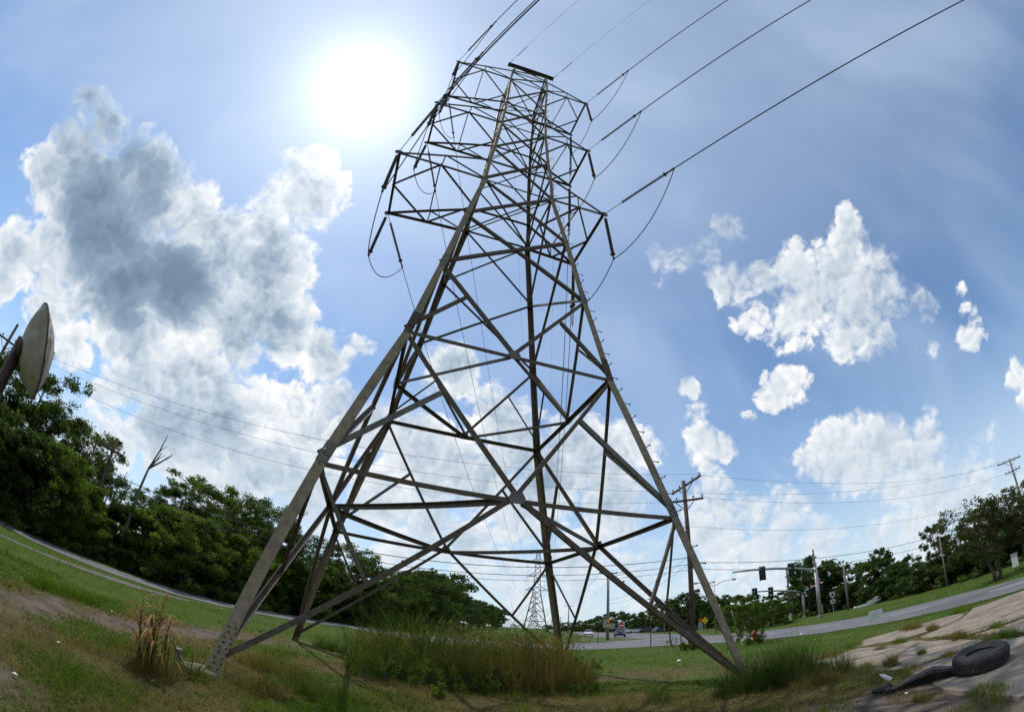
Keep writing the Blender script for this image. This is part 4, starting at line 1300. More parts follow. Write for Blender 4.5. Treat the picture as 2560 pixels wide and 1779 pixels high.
def leafy(name, label, x, y, rx, ry, h, n, L, mat, seed, cat='weed', group=None, per=34):
    rng = np.random.default_rng(seed)
    a = rng.uniform(0, 2 * np.pi, n); r = np.sqrt(rng.random(n))
    C = np.stack([np.cos(a) * r * rx, np.sin(a) * r * ry, rng.uniform(0.12, 1.0, n) * h * (1.05 - 0.5 * r ** 2)], 1)
    V, F, t = leaf_cards(rng, C, np.full(n, 0.14 * max(h, 0.5)), per, L, flat=1.2)
    V[:, 2] = np.maximum(V[:, 2], 0.01)
    root = thing(name, label, cat, (x, y, 0), 0, group)
    link('leaves', np_mesh('leaves', V, F, M[mat], tint=t), root)
    mb = MB()
    for k in range(0, n, 2):
        mb.tube([(C[k][0] * 0.7, C[k][1] * 0.7, -0.02), tuple(C[k])], [0.008, 0.004], 4, cap=False)
    mb.build('stems', M['bark'], root)['kind'] = 'stuff'
    return root

# the thicket under the tower
clump('reed_bed', 'tall dark green reeds at the back left of the thicket under the tower', -1.9, 13.2, 2.2, 1.5, 1500, 1.7, 2.4, 0.022, 0.55, 'reed', 1, cat='reeds')
clump('reed_bed', 'tall green reeds in the middle back of the thicket under the tower', 0.5, 13.4, 1.9, 1.4, 1300, 1.65, 2.3, 0.022, 0.5, 'reed', 2, cat='reeds')
clump('reed_bed', 'green reeds round the foot of the far right tower leg', 2.2, 12.6, 0.75, 0.8, 800, 0.7, 1.15, 0.018, 0.6, 'reed', 3, cat='reeds')
g1_ = clump('dry_grass_clump', 'rusty brown dry grass on the right of the thicket under the tower', 1.25, 11.5, 1.3, 1.1, 2400, 0.85, 1.35, 0.012, 0.45, 'dry', 4)
stalk_heads(g1_, 41, 260, 0.9, 0.7, 1.05, 1.6)
g2_ = clump('dry_grass_clump', 'olive gold grass in the centre of the thicket under the tower', -0.55, 11.4, 1.4, 1.0, 2200, 0.9, 1.35, 0.012, 0.5, 'dry', 5, tint=(0, 0.5))
stalk_heads(g2_, 42, 200, 1.0, 0.7, 1.1, 1.7)
g3_ = clump('dry_grass_clump', 'mixed green and straw grass at the left end of the thicket under the tower', -2.6, 11.7, 1.2, 1.1, 1800, 0.8, 1.35, 0.012, 0.6, 'reed', 6, tint=(0.3, 1))
stalk_heads(g3_, 43, 120, 0.8, 0.8, 0.8, 1.3)
leafy('leafy_weed', 'leafy weeds along the front of the thicket under the tower', -1.6, 10.5, 1.5, 0.7, 0.75, 120, 0.050, 'leaf_b', 7)
leafy('leafy_weed', 'leafy green weeds in the middle front of the thicket', 0.1, 10.7, 1.0, 0.6, 0.6, 70, 0.048, 'leaf_b', 8)
leafy('leafy_weed', 'dark low weeds at the right front of the thicket', 1.6, 10.7, 1.0, 0.5, 0.36, 50, 0.045, 'leaf_b', 9)
leafy('leafy_weed', 'mixed leafy weeds in the reeds at the back of the thicket', -0.6, 12.6, 2.4, 0.7, 1.15, 110, 0.06, 'leaf_b', 61, per=22)
leafy('leafy_weed', 'small bright green weed standing alone before the thicket', -0.95, 9.15, 0.16, 0.16, 0.36, 16, 0.07, 'leaf_c', 10, per=20)
leafy('leafy_weed', 'pale leafy weed near the far left tower leg', -4.3, 14.3, 0.5, 0.5, 0.75, 26, 0.05, 'leaf_c', 11, per=16)
leafy('leafy_weed', 'yellow flowered weeds behind the far right tower leg', 2.9, 17.5, 1.3, 0.5, 0.5, 60, 0.07, 'leaf_c', 12)
clump('grass_tuft', 'tall grass round the foot of the far left tower leg', -5.2, 15.0, 0.6, 0.5, 600, 0.35, 0.7, 0.014, 0.8, 'reed', 13)
# reeds at the near right leg
clump('reed_clump', 'dark reeds just left of the near right tower leg', 5.0, 8.5, 0.75, 0.5, 800, 0.6, 1.15, 0.013, 0.35, 'reed', 14, cat='reeds', tint=(0, 0.6))
clump('reed_clump', 'dense dark green reeds right of the near right tower leg', 6.1, 8.7, 1.0, 0.7, 1500, 0.6, 1.15, 0.013, 0.35, 'reed', 15, cat='reeds', tint=(0, 0.7))
clump('reed_clump', 'thin reeds between the reed clump and the concrete', 7.1, 8.2, 0.6, 0.4, 500, 0.35, 0.65, 0.010, 0.4, 'reed', 16, cat='reeds')
clump('reed_clump', 'small reed tuft in the grass left of the near right leg', 3.3, 8.9, 0.3, 0.3, 160, 0.3, 0.6, 0.010, 0.4, 'reed', 17, cat='reeds')
clump('dry_grass_clump', 'brown bent grass below the dark reeds at the near right leg', 6.0, 7.5, 0.8, 0.35, 700, 0.25, 0.5, 0.010, 0.9, 'dry', 18)
# near left leg
clump('dry_grass_clump', 'brown grass round the near left tower foot', -3.05, 6.2, 0.45, 0.4, 700, 0.2, 0.45, 0.008, 0.9, 'dry', 19)
clump('grass_tuft', 'green grass patch between the cane plant and the near left leg', -3.95, 5.75, 0.5, 0.4, 700, 0.2, 0.45, 0.008, 0.7, 'reed', 20, tint=(0.4, 1))
clump('grass_tuft', 'mixed tall grass right of the near left tower foot', -2.7, 7.3, 0.9, 0.6, 1500, 0.2, 0.5, 0.008, 0.8, 'reed', 21, tint=(0.3, 1))
clump('dry_grass_clump', 'straw grass beyond the near left tower leg', -4.0, 8.3, 1.1, 0.7, 1400, 0.2, 0.5, 0.009, 0.8, 'dry', 22)
clump('grass_tuft', 'green grass bank along the far side of the dirt track', -8.2, 6.6, 0.5, 1.6, 2200, 0.14, 0.34, 0.010, 0.9, 'grass', 23, tint=(0, 0.5))
rngp = random.Random(5)
spots = [(-3.2, 4.3), (-2.0, 4.6), (-1.2, 5.6), (-0.2, 6.4), (0.9, 6.2), (1.9, 6.9), (2.9, 6.4), (3.9, 6.3), (-1.8, 7.6), (0.6, 8.3), (2.3, 8.2), (-2.6, 5.4), (1.5, 5.0), (4.6, 5.4), (-4.9, 4.6), (-5.2, 5.4)]
order_ = np.argsort(np.argsort([math.atan2(q[0], q[1]) for q in spots]))
for k, (x, y) in enumerate(spots):
    dryk = k % 2 == 0
    clump('grass_tuft', f'low {"straw coloured" if dryk else "green"} grass tuft in the mown foreground, {ORD[int(order_[k])]} from the left', x, y, 0.35, 0.3, 260, 0.10, 0.28, 0.006, 1.2, 'dry' if dryk else 'grass', 50 + k, group='low tufts in the foreground ' + ('straw' if dryk else 'green'), tint=(0, 0.6))

# cane plant with strap leaves
def cane(x, y):
    rng = random.Random(8)
    root = thing('cane_plant', 'orange and brown withered cane plant with long strap leaves beside the near left leg', 'plant', (x, y, 0))
    st = MB()
    V, F, T = [], [], []
    for k in range(15):
        a = rng.uniform(0, 6.28); r = rng.uniform(0, 0.28)
        b = Vector((math.cos(a) * r, math.sin(a) * r, 0))
        hh = rng.uniform(0.45, 1.05)
        tip = b + Vector((rng.uniform(-0.14, 0.14), rng.uniform(-0.1, 0.1), hh))
        st.tube([b, b.lerp(tip, 0.5) + Vector((0.01, 0, 0)), tip], [0.011, 0.009, 0.005], 5)
        for j in range(7):
            p = b.lerp(tip, rng.uniform(0.3, 1.0))
            az = rng.uniform(0, 6.28); ln = rng.uniform(0.25, 0.62); up = rng.uniform(0.7, 2.0)
            d = Vector((math.cos(az), math.sin(az), 0)); sd = Vector((-d.y, d.x, 0))
            i0 = len(V); n = 6
            tt = rng.random()
            for s in range(n + 1):
                t = s / n
                c = p + d * ln * t + Vector((0, 0, ln * (up * t - (up + 0.15) * t * t)))
                w = 0.017 * (1 - t) ** 0.6 * (0.4 + min(1, t * 4) * 0.6)
                V += [tuple(c - sd * w), tuple(c + sd * w)]; T += [tt, tt]
            F += [(i0 + 2 * s, i0 + 2 * s + 1, i0 + 2 * s + 3, i0 + 2 * s + 2) for s in range(n)]
    st.build('stem', M['dry'], root)
    link('leaves', np_mesh('leaves', np.array(V), np.array(F), M['cane'], tint=np.array(T)), root)
    for ex, ey, ez, dx, dz in ((0.28, 0.0, 0.55, 0.35, -0.35), (0.62, 0.1, 0.1, 0.16, 0.42), (0.6, 0.05, 0.12, 0.0, 0.40)):
        mb = MB().tube([(ex, ey, ez), (ex + dx * 0.5, ey, ez + dz * 0.55), (ex + dx, ey, ez + dz)], [0.010, 0.008, 0.004], 4)
        me_ = mb.build('loose_blade', M['cane'], root)
cane(-4.15, 5.05)
clump('dry_grass_clump', 'dense brown grass at the base of the cane plant', -4.15, 5.0, 0.4, 0.35, 900, 0.2, 0.55, 0.008, 0.8, 'dry', 24)
# weeds in the paving joints
for k, (x, y, r, h, lab) in enumerate(((7.5, 6.95, 0.35, 0.42, 'brown weed tuft growing on the concrete before the tyre'), (8.35, 6.8, 0.22, 0.14, 'flat green weed in a concrete crack'), (11.75, 9.1, 0.5, 0.30, 'long weed in the joint of the farthest slabs'),
                               (8.45, 4.75, 0.45, 0.30, 'straw tuft in the joint near the right edge'), (9.7, 9.35, 0.4, 0.15, 'low weed at the left end of the slab joint'), (10.35, 9.2, 0.5, 0.22, 'green weeds where the slab joints meet'),
                               (9.45, 6.6, 0.5, 0.25, 'green weed bank in the middle slab joint'), (9.7, 5.7, 0.4, 0.18, 'thin weed line in the right slab joint'), (12.9, 10.9, 0.8, 0.4, 'straw grass bank at the far edge of the concrete'), (14.4, 9.9, 0.7, 0.4, 'tall straw grass between road and concrete'), (9.2, 10.9, 0.8, 0.18, 'grass creeping over the left corner of the concrete'))):
    clump('weed_tuft', lab, x, y, r, r * 0.45, int(260 + 500 * r), h * 0.5, h, 0.009, 1.0, 'dry' if k % 2 == 0 else 'grass', 80 + k, cat='weed', tint=(0, 0.8), rz=0.9)
for k, (x, y, r, h, lab) in enumerate(((6.9, 5.9, 0.5, 0.25, 'grass creeping over the near left edge of the concrete'), (7.35, 7.6, 0.6, 0.22, 'grass fringe on the left edge of the concrete behind the tread strip'), (7.7, 9.6, 0.7, 0.25, 'green fringe along the left edge of the far slab'),
                                 (5.2, 4.3, 0.3, 0.12, 'thin grass at the edge of the slab before the tyre'), (5.2, 3.2, 0.5, 0.2, 'thin grass at the bottom right edge of the slab'), (10.9, 11.7, 0.7, 0.3, 'grass at the pointed far corner of the concrete'), (7.7, 5.6, 0.4, 0.12, 'small weeds in the crack left of the tyre'), (8.3, 5.0, 0.35, 0.12, 'small weeds in the crack behind the tyre'))):
    clump('weed_tuft', lab, x, y, r, r * 0.5, int(260 + 500 * r), h * 0.4, h, 0.008, 1.1, 'grass' if k % 3 else 'dry', 120 + k, cat='weed', tint=(0, 0.9), rz=0.9)
tree('willow', 'sapling', 'small bright green sapling beside the red hydrant behind the near right leg', 13.75, 23.1, 2.9, None, 0.62, cat='sapling')
leafy('leafy_weed', 'low bushy weeds at the foot of the wooden utility pole', 11.6, 25.8, 0.9, 0.6, 0.6, 60, 0.10, 'leaf_b', 31)
leafy('leafy_weed', 'reddish twiggy weeds by the thin post on the far verge', 12.3, 30.5, 0.7, 0.5, 0.75, 26, 0.08, 'leaf_d', 32, per=12)

# ------------------------------------------------------------------ utility poles and their wires
def pole(label, x, y, h, arms, mat='wood_pole', r=0.15, name='utility_pole', group='utility poles', pins=True, extra=None):
    root = thing(name, label, 'utility pole', (x, y, 0), 0, group)
    MB().tube([(0, 0, -0.3), (0, 0, h * 0.5), (0, 0, h)], [r, r * 0.85, r * 0.68], 10).build('shaft', M[mat], root, smooth=True)
    for (z, az, half) in arms:
        d = Vector((math.sin(R(az)), math.cos(R(az)), 0)); n = Vector((d.y, -d.x, 0)) * (r * 0.9)
        mb = MB().beam(d * -half + n + Vector((0, 0, z)), d * half + n + Vector((0, 0, z)), 0.10, 0.13)
        mb.beam(d * -half * 0.55 + n + Vector((0, 0, z)), Vector((0, 0, z - 0.7)), 0.04); mb.beam(d * half * 0.55 + n + Vector((0, 0, z)), Vector((0, 0, z - 0.7)), 0.04)
        mb.build('crossarm', M[mat], root)
        if pins:
            for s in (-0.93, -0.45, 0.45, 0.93):
                p = d * half * s + n + Vector((0, 0, z + 0.06))
                MB().lathe([(0, 0.02), (0.08, 0.025), (0.09, 0.06), (0.15, 0.065), (0.20, 0.035), (0.23, 0.0)], p, p + Vector((0, 0, 1)), 8).build('pin_insulator', M['polymer'], root)
    return root

PM = Vector((12.15, 27.2, 0))
pm = pole('brown wooden utility pole with two crossarms standing right behind the near right tower leg', 12.15, 27.2, 11.2, [(10.9, -7.5, 1.95), (9.75, 114, 1.25)], r=0.19)
MB().tube([(0.25, 0, 5.2), (0.25, 0, 5.9)], 0.16, 10).build('transformer', M['galv'], pm)
EP = Vector((-33.2, 14.0, 0)); pole('dark utility pole with a crossarm at the left edge behind the oval sign', EP.x, EP.y, 11.0, [(9.6, 35, 1.3)], r=0.16)
LP = Vector((-20.7, 17.4, 0)); pole('dark utility pole rising out of the left wood', LP.x, LP.y, 6.5, [(5.75, 40, 0.7), (5.1, -30, 0.55)], r=0.12)
RP = Vector((58.0, 27.2, 0)); rp_ = pole('grey utility pole with two crossarms at the far right above the crape myrtle', RP.x, RP.y, 11.0, [(10.8, -60, 2.0), (9.5, -35, 1.1)], 'wood_grey', 0.19)
MB().lathe([(0, 0.22), (0.7, 0.22), (0.75, 0.05)], (0.35, 0.2, 6.2), (0.35, 0.2, 7.2), 10).build('transformer', M['steel_dark'], rp_)
P3 = Vector((14.6, 59.3, 0)); p3 = pole('grey utility pole with orange signs on the grass median', P3.x, P3.y, 9.3, [(9.1, 80, 1.3)], 'wood_grey', 0.17)
for k, (z, s, m) in enumerate(((2.7, 0.42, 'orange'), (2.0, 0.45, 'orange'))):
    MB().box((0.02, -0.24, z), (s, 0.03, s)).build('warning_panel', M[m], p3)
pole('thin utility pole with one crossarm between the tower legs, beside the distant towers', 24.0, 150.0, 9.6, [(9.4, 95, 1.6)], 'wood_grey', 0.2, pins=False)
pole('far utility pole small on the horizon right of the distant towers', 43.0, 300.0, 9.5, [(9.3, 95, 1.6)], 'wood_grey', 0.25, pins=False)
pole('faint utility pole on the horizon nearest to the distant towers', 52.0, 420.0, 9.5, [(9.3, 95, 1.8)], 'wood_grey', 0.3, pins=False)
mp = pole('dark wooden pole with a pale base beside the second signal mast', 41.0, 56.8, 7.6, [], r=0.2)
MB().tube([(0, 0, -0.1), (0, 0, 1.1)], 0.23, 10).build('pale_base', M['galv'], mp)
x, y = polar(42.7, 62); pole('short dark pole top above the wood right of the signals', x, y, 5.9, [], 'wood_grey', 0.16)
x, y = polar(54.5, 47); pole('slim grey pole against the trees of the right wood', x, y, 4.5, [(4.2, 60, 0.5)], 'wood_grey', 0.10, pins=False)

def span(label, a, b, sag, r=0.012, group='roadside wires'):
    cable('overhead_wire', label, sag_pts(a, b, sag, 28), r, 'wire', group, 5)
a0 = PM + Vector((-0.35, 1.8, 11.05)); a1 = PM + Vector((-0.1, -1.75, 11.05)); a2 = PM + Vector((1.1, -0.5, 9.85)); a3 = PM + Vector((-1.0, 0.4, 9.85))
for k, (p, q, s) in enumerate(((a0, (-32.5, 15.2, 9.75), 0.9), (a1, (-33.9, 13.0, 9.75), 0.9), (a3, (-33.2, 14.2, 9.0), 0.9))):
    span(f'thin wire crossing behind the tower to the left edge pole, {ORD[k]} from the top', p, q, s + 0.2 * k, 0.009)
for k, (p, q, s) in enumerate(((a1, (57.0, 28.2, 10.9), 0.9), (a0, (58.9, 26.3, 10.9), 1.0), (a2, (57.2, 28.0, 9.6), 1.0), (PM + Vector((0.2, 0, 8.0)), (58, 27.0, 7.8), 1.2))):
    span(f'thin roadside wire from the wooden pole to the right hand pole, {ORD[k]} from the top', p, q, s, 0.009)
for k, (z0, z1, s, r_) in enumerate(((5.6, 5.8, 1.0, 0.018), (5.15, 5.2, 1.1, 0.016))):
    span(f'thick cable from the wooden pole to the right hand pole, {"upper" if k == 0 else "lower"} of two', PM + Vector((0.15, 0, z0)), (58, 27.0, z1), s, r_, 'thick roadside cables')
for k, (z0, z1, s, r_) in enumerate(((5.9, 4.6, 0.7, 0.020), (5.45, 4.3, 0.75, 0.016), (5.1, 4.0, 0.7, 0.012))):
    span(f'thick cable passing behind the tower to the pole in the left wood, {ORD[k]} of three', PM + Vector((-0.15, 0, z0)), (LP.x, LP.y, z1), s, r_, 'thick roadside cables')
span('thin wire sagging from the wooden pole to the pole on the median', PM + Vector((0, 0.2, 6.0)), P3 + Vector((0, 0, 5.5)), 0.6, 0.012)
span('second thin wire from the wooden pole to the pole on the median', PM + Vector((0.1, 0.2, 5.6)), P3 + Vector((0, 0, 5.0)), 0.7, 0.012)
for k, dx in enumerate((-0.9, 0.0, 0.9)):
    span(f'thin wire between the two poles of the left wood, {ORD[k]} of three', EP + Vector((dx, 0.5, 9.7)), LP + Vector((dx * 0.6, 0, 5.85)), 0.5, 0.010)
for k, dx in enumerate((-1.2, 1.2)):
    span(f'far thin wire from the median pole along the highway, {ORD[k]} of two', P3 + Vector((dx, 0, 9.2)), (24 + dx, 150, 9.5), 1.4, 0.014)

# ------------------------------------------------------------------ the old oval sign on the left
sg_c = Vector((-9.75, 4.85, 4.25))
view = Vector((sg_c.x, sg_c.y, 0)).normalized()
leftv = Vector((-view.y, view.x, 0))
tilt = R(25)
nrm = (leftv * math.cos(tilt) - Vector((0, 0, 1)) * math.sin(tilt)).normalized()
nrm = (nrm + view * -0.10).normalized()
sign = thing('oval_sign', 'old weathered oval sign with domed faces tilted on a dark post', 'sign', (-10.25, 4.65, 0))
sl = sg_c - Vector((-10.25, 4.65, 0))
def dome(sgn):
    prof = [(0, 1.0)]
    for i in range(1, 11):
        t = i / 10
        prof.append((0.40 * t, math.sqrt(max(0.0, 1.0 - t))))
    return prof
face_a = material('faded_sign_face', (0.30, 0.275, 0.235), (0.38, 0.35, 0.30), 0.6, 2.5, c3=(0.22, 0.185, 0.125), s3=1.2)
face_b = material('peeling_sign_face', (0.34, 0.31, 0.27), (0.09, 0.07, 0.05), 0.7, 4.0, bump=0.4, contrast=(0.46, 0.60), stretch=(1.6, 1.6, 0.7), c3=(0.20, 0.13, 0.09), s3=2.0)
MB().lathe(dome(1), sl, sl + nrm, 36).build('smooth_face', face_a, sign, smooth=True)['label'] = 'smooth grey domed face'
MB().lathe(dome(-1), sl, sl - nrm, 36).build('peeling_face', face_b, sign, smooth=True)['label'] = 'peeling dark stained domed face'
MB().lathe([(0, 1.0), (0.002, 1.018), (0.030, 1.018), (0.032, 1.0)], sl - nrm * 0.016, sl + nrm, 36).build('rim', M['steel_dark'], sign)
MB().tube([(0, 0, -0.3), (0, 0, 4.35)], 0.15, 12).build('post', material('sign_post', (0.035, 0.024, 0.022), (0.06, 0.04, 0.035), 0.7, 6), sign, smooth=True)
MB().lathe([(0, 0.16), (0.16, 0.17), (0.22, 0.12)], sl + nrm * 0.33, sl + nrm, 12).build('mount', M['steel_dark'], sign)

# ------------------------------------------------------------------ traffic signals
def signal_head(holder, label, p, face, lamps):
    """three-lamp head hanging at p, facing horizontal direction face"""
    f = Vector(face).normalized(); s = Vector((-f.y, f.x, 0))
    root = bpy.data.objects.new('signal_head', None); COL.objects.link(root)
    root.parent = holder; root.location = Vector(p) - holder.location; root['label'] = label
    P = lambda a, b, c: s * a + f * b + Vector((0, 0, c))
    mb = MB(); mb.prism([(-0.21, -0.56), (0.21, -0.56), (0.21, 0.56), (-0.21, 0.56)], P(0, -0.12, -0.62), P(0, 0.12, -0.62), s, Vector((0, 0, 1)))
    mb.build('housing', M['black'], root)
    MB().prism([(-0.34, -0.70), (0.34, -0.70), (0.34, 0.70), (-0.34, 0.70)], P(0, 0.0, -0.62), P(0, 0.02, -0.62), s, Vector((0, 0, 1))).build('backplate', M['black'], root)
    MB().tube([P(0, 0, -0.1), P(0, 0, 0.12)], 0.05, 6).build('hanger', M['galv'], root)
    for k, z in enumerate((-0.26, -0.62, -0.98)):
        MB().lathe([(0, 0.155), (0.24, 0.165), (0.245, 0.15), (0.02, 0.14)], P(0, 0.12, z), P(0, 1.12, z), 12).build('visor', M['black'], root)
        lm = lamps[k]
        MB().lathe([(0, 0.14), (0.03, 0.13), (0.05, 0.0)], P(0, 0.12, z), P(0, 1.12, z), 12).build('lens', M[lm] if lm else M['glass'], root)
def mast(label, base, h, rad, arms, top=None):
    root = thing('signal_mast', label, 'signal mast', base, 0, 'signal masts')
    mb = MB().tube([(0, 0, 0.35), (0, 0, h)], [rad, rad * 0.8], 12)
    mb.build('shaft', M['galv'], root, smooth=True)
    MB().lathe([(0, rad * 1.5), (0.3, rad * 1.4), (0.4, rad * 1.05)], (0, 0, -0.05), (0, 0, 1), 12).build('base', M['footing'], root)
    if top: MB().tube([(0, 0, h), (0, 0, top)], [rad * 0.5, rad * 0.35], 8).build('light_extension', M['wood_grey'], root)
    for (tip, za, zm) in arms:
        t = Vector(tip) - Vector(base)
        a = Vector((0, 0, za)); m = a.lerp(t, 0.55) + Vector((0, 0, zm))
        pts = [a, a.lerp(m, 0.5) + Vector((0, 0, zm * 0.35)), m, m.lerp(t, 0.5) + Vector((0, 0, zm * 0.2)), t]
        MB().tube(pts, [rad * 0.62, rad * 0.55, rad * 0.48, rad * 0.4, rad * 0.3], 8).build('mast_arm', M['galv'], root, smooth=True)
    return root
ms = mast('tall pale steel signal mast with a long curved arm on the right', (35.6, 43.5, 0), 5.9, 0.26, [((21.5, 38.4, 6.0), 5.6, 0.35)], 8.1)
MB().box((0.35, 0.3, 1.0), (0.5, 0.4, 1.0)).build('control_box', M['galv'], ms)
away = Vector((0.55, 0.84, 0))
signal_head(ms, 'dark signal head seen from behind, left one on the long arm', (25.7, 39.8, 6.35), away, (None, None, None))
signal_head(ms, 'dark signal head seen from behind, right one on the long arm', (30.7, 41.7, 6.55), away, (None, None, None))
ms2 = mast('shorter pale signal mast with two arms behind the main mast', (45.0, 58.7, 0), 4.2, 0.24, [((29.5, 48.4, 4.5), 3.9, 0.25), ((43.2, 51.4, 4.5), 3.9, 0.1)])
toward = Vector((-0.6, -0.8, 0))
for k, (p, lm, lab) in enumerate((((30.3, 49.0, 4.9), (None, None, 'lamp_green'), 'small signal head showing green at the tip of the far arm'), ((34.5, 51.8, 4.95), (None, None, 'lamp_green'), 'small signal head showing green, inner one on the far arm'),
                                  ((44.3, 55.6, 4.75), ('lamp_red', None, None), 'small signal head showing red on the short right arm'), ((43.5, 52.5, 4.9), ('lamp_red', None, None), 'small signal head showing red at the end of the short right arm'))):
    signal_head(ms2, lab, p, toward, lm)
def street_light(label, x, y, h, arms):
    root = thing('street_light', label, 'street light', (x, y, 0), 0, 'street lights')
    MB().tube([(0, 0, -0.1), (0, 0, h)], [0.11, 0.07], 8).build('shaft', M['galv'], root, smooth=True)
    for (dx, dz) in arms:
        MB().tube([(0, 0, h - 0.15), (dx * 0.5, 0, h + dz * 0.75), (dx, 0, h + dz)], 0.045, 6).build('bracket', M['galv'], root)
        MB().lathe([(0, 0.03), (0.1, 0.12), (0.5, 0.14), (0.7, 0.05)], (dx, 0, h + dz), (dx + math.copysign(1, dx), 0, h + dz - 0.03), 8).build('luminaire', M['galv'], root)
street_light('street light with two curved arms just behind the near right tower leg', 27.1, 53.5, 6.3, ((2.6, 0.5), (-2.2, 0.4)))
street_light('street light with two arms standing on the far highway', 35.3, 93.5, 7.4, ((3.2, 0.4), (-3.0, 0.3)))
street_light('street light with a single long arm next to the median pole', 15.3, 61.5, 8.4, ((2.4, 0.9),))

# ------------------------------------------------------------------ road signs and posts
def post_sign(name, label, x, y, h, panels, rz=0.0, post='galv', r=0.035, cat='road sign', lean_x=0.0):
    root = thing(name, label, cat, (x, y, 0), rz)
    MB().tube([(0, 0, -0.1), (lean_x, 0, h)], r, 6).build('post', M[post], root)
    for (kind, z, w, hh, m) in panels:
        c = Vector((lean_x * z / h, -0.05, z))
        if kind == 'diamond':
            p = [c + Vector((dx * w / 2, 0, dz * w / 2)) for dx, dz in ((0, -1.35), (1.35, 0), (0, 1.35), (-1.35, 0))]
        elif kind == 'disc':
            p = [c + Vector((math.cos(t) * w / 2, 0, math.sin(t) * w / 2)) for t in np.linspace(0, 2 * math.pi, 20, endpoint=False)]
        else:
            p = [c + Vector((dx * w / 2, 0, dz * hh / 2)) for dx, dz in ((-1, -1), (1, -1), (1, 1), (-1, 1))]
        MB().plate(p, 0.02, (0, 1, 0)).build('panel', M[m], root)
    return root
ne = post_sign('no_entry_sign', 'red and white no entry sign on the far corner beside the parked cars', 25.0, 90.0, 2.5, [('rect', 2.2, 1.3, 1.3, 'white')])
MB().plate([Vector((math.cos(t) * 0.62, -0.075, 2.2 + math.sin(t) * 0.62)) for t in np.linspace(0, 2 * math.pi, 24, endpoint=False)], 0.02, (0, 1, 0)).build('red_disc', M['red'], ne)
MB().box((0, -0.1, 2.2), (0.95, 0.02, 0.22)).build('white_bar', M['white'], ne)
post_sign('guide_sign', 'pale green guide sign behind the blue car, left of two', 21.3, 88.0, 2.9, [('rect', 2.4, 1.1, 1.2, 'sign_green')])
post_sign('guide_sign', 'pale green guide sign behind the blue car, right of two', 22.6, 88.0, 2.8, [('rect', 2.1, 1.0, 1.1, 'sign_green')])
post_sign('warning_sign', 'orange diamond warning sign on the far verge right of the wooden pole', 31.4, 65.6, 2.3, [('diamond', 1.9, 0.85, 0, 'yellow')])
for k, (x, y) in enumerate(((37.4, 84.0), (39.4, 84.5))):
    post_sign('work_sign', f'orange and white work panel behind the wooden pole, {"left" if k == 0 else "right"} of two', x, y, 3.2, [('rect', 2.4, 0.8, 1.3, 'orange'), ('rect', 0.95, 1.0, 1.5, 'galv')])
rt = post_sign('route_sign', 'white route marker sign with an arrow plate below it by the signal mast', 44.4, 51.2, 2.9, [('rect', 1.55, 0.95, 0.62, 'white')])
MB().plate([Vector((x_, -0.05, z_)) for x_, z_ in ((-0.45, 2.95), (0.0, 2.86), (0.45, 2.95), (0.52, 2.6), (0.35, 2.2), (0, 2.02), (-0.35, 2.2), (-0.52, 2.6))], 0.02, (0, 1, 0)).build('shield', M['white'], rt)
MB().box((0.0, -0.08, 1.55), (0.55, 0.015, 0.14)).build('arrow', M['black'], rt)
MB().box((0.0, -0.08, 2.5), (0.34, 0.015, 0.34)).build('route_mark', M['black'], rt)
bd = post_sign('yard_sign', 'small white board sign standing in the grass before the right hand road', 16.5, 16.05, 0.75, [('rect', 0.46, 0.66, 0.52, 'white')], rz=R(-42), r=0.012)
for z_ in (0.60, 0.50, 0.40):
    MB().box((0.0, -0.064, z_), (0.42, 0.004, 0.022)).build('text_line', M['galv'], bd)
post_sign('marker_post', 'small orange and white marker on the far road edge left of the signal masts', 30.5, 49.5, 1.6, [('rect', 1.3, 0.55, 0.7, 'white'), ('rect', 0.85, 0.5, 0.25, 'orange')])
post_sign('thin_post', 'thin dark post at the edge of the road behind the tower, left of three', 11.84, 34.3, 2.1, [], post='steel_dark', r=0.04, cat='post')
post_sign('thin_post', 'leaning dark post in the weeds behind the tower brace, middle of three', 13.3, 33.8, 2.6, [], post='steel_dark', r=0.06, cat='post', lean_x=-0.3)
post_sign('thin_post', 'short dark post in the grass left of the wooden pole, right of three', 11.1, 26.6, 1.15, [], post='steel_dark', r=0.035, cat='post')
post_sign('white_post', 'thin white stake leaning beside the sapling', 13.5, 23.4, 2.1, [], post='white', r=0.025, cat='post', lean_x=-0.65)
post_sign('thin_post', 'small post on the median beside the highway', 10.6, 47.0, 1.3, [], post='steel_dark', r=0.04, cat='post')
cb = thing('utility_cabinet', 'small white cabinet on the verge at the right edge behind the crape myrtle', 'cabinet', (31.5, 16.3, 0), 0.5)
cb.scale = (0.75, 0.75, 0.75)
MB().box((0, 0, 0.55), (0.9, 0.6, 1.1)).build('body', M['white'], cb)
MB().box((0, 0, 1.13), (1.0, 0.7, 0.07)).build('lid', M['galv'], cb)

# hydrant
hy = thing('fire_hydrant', 'red fire hydrant on the verge beside the green sapling', 'hydrant', (15.7, 25.7, 0))
MB().lathe([(0, 0.20), (0.05, 0.20), (0.06, 0.13), (0.44, 0.13), (0.46, 0.18), (0.50, 0.18), (0.52, 0.15), (0.60, 0.11), (0.65, 0.04), (0.70, 0.04), (0.71, 0.0)], (0, 0, 0), (0, 0, 1), 14).build('barrel', M['red'], hy, smooth=False)
for s in (-1, 1):
    MB().lathe([(0, 0.07), (0.12, 0.07), (0.13, 0.085), (0.18, 0.085), (0.185, 0.0)], (s * 0.1, 0, 0.36), (s * 1.1, 0, 0.36), 10).build('side_outlet', M['red'], hy)
MB().lathe([(0, 0.09), (0.12, 0.09), (0.13, 0.11), (0.18, 0.11), (0.185, 0.0)], (0, -0.1, 0.34), (0, -1.1, 0.34), 10).build('front_outlet', M['black'], hy)

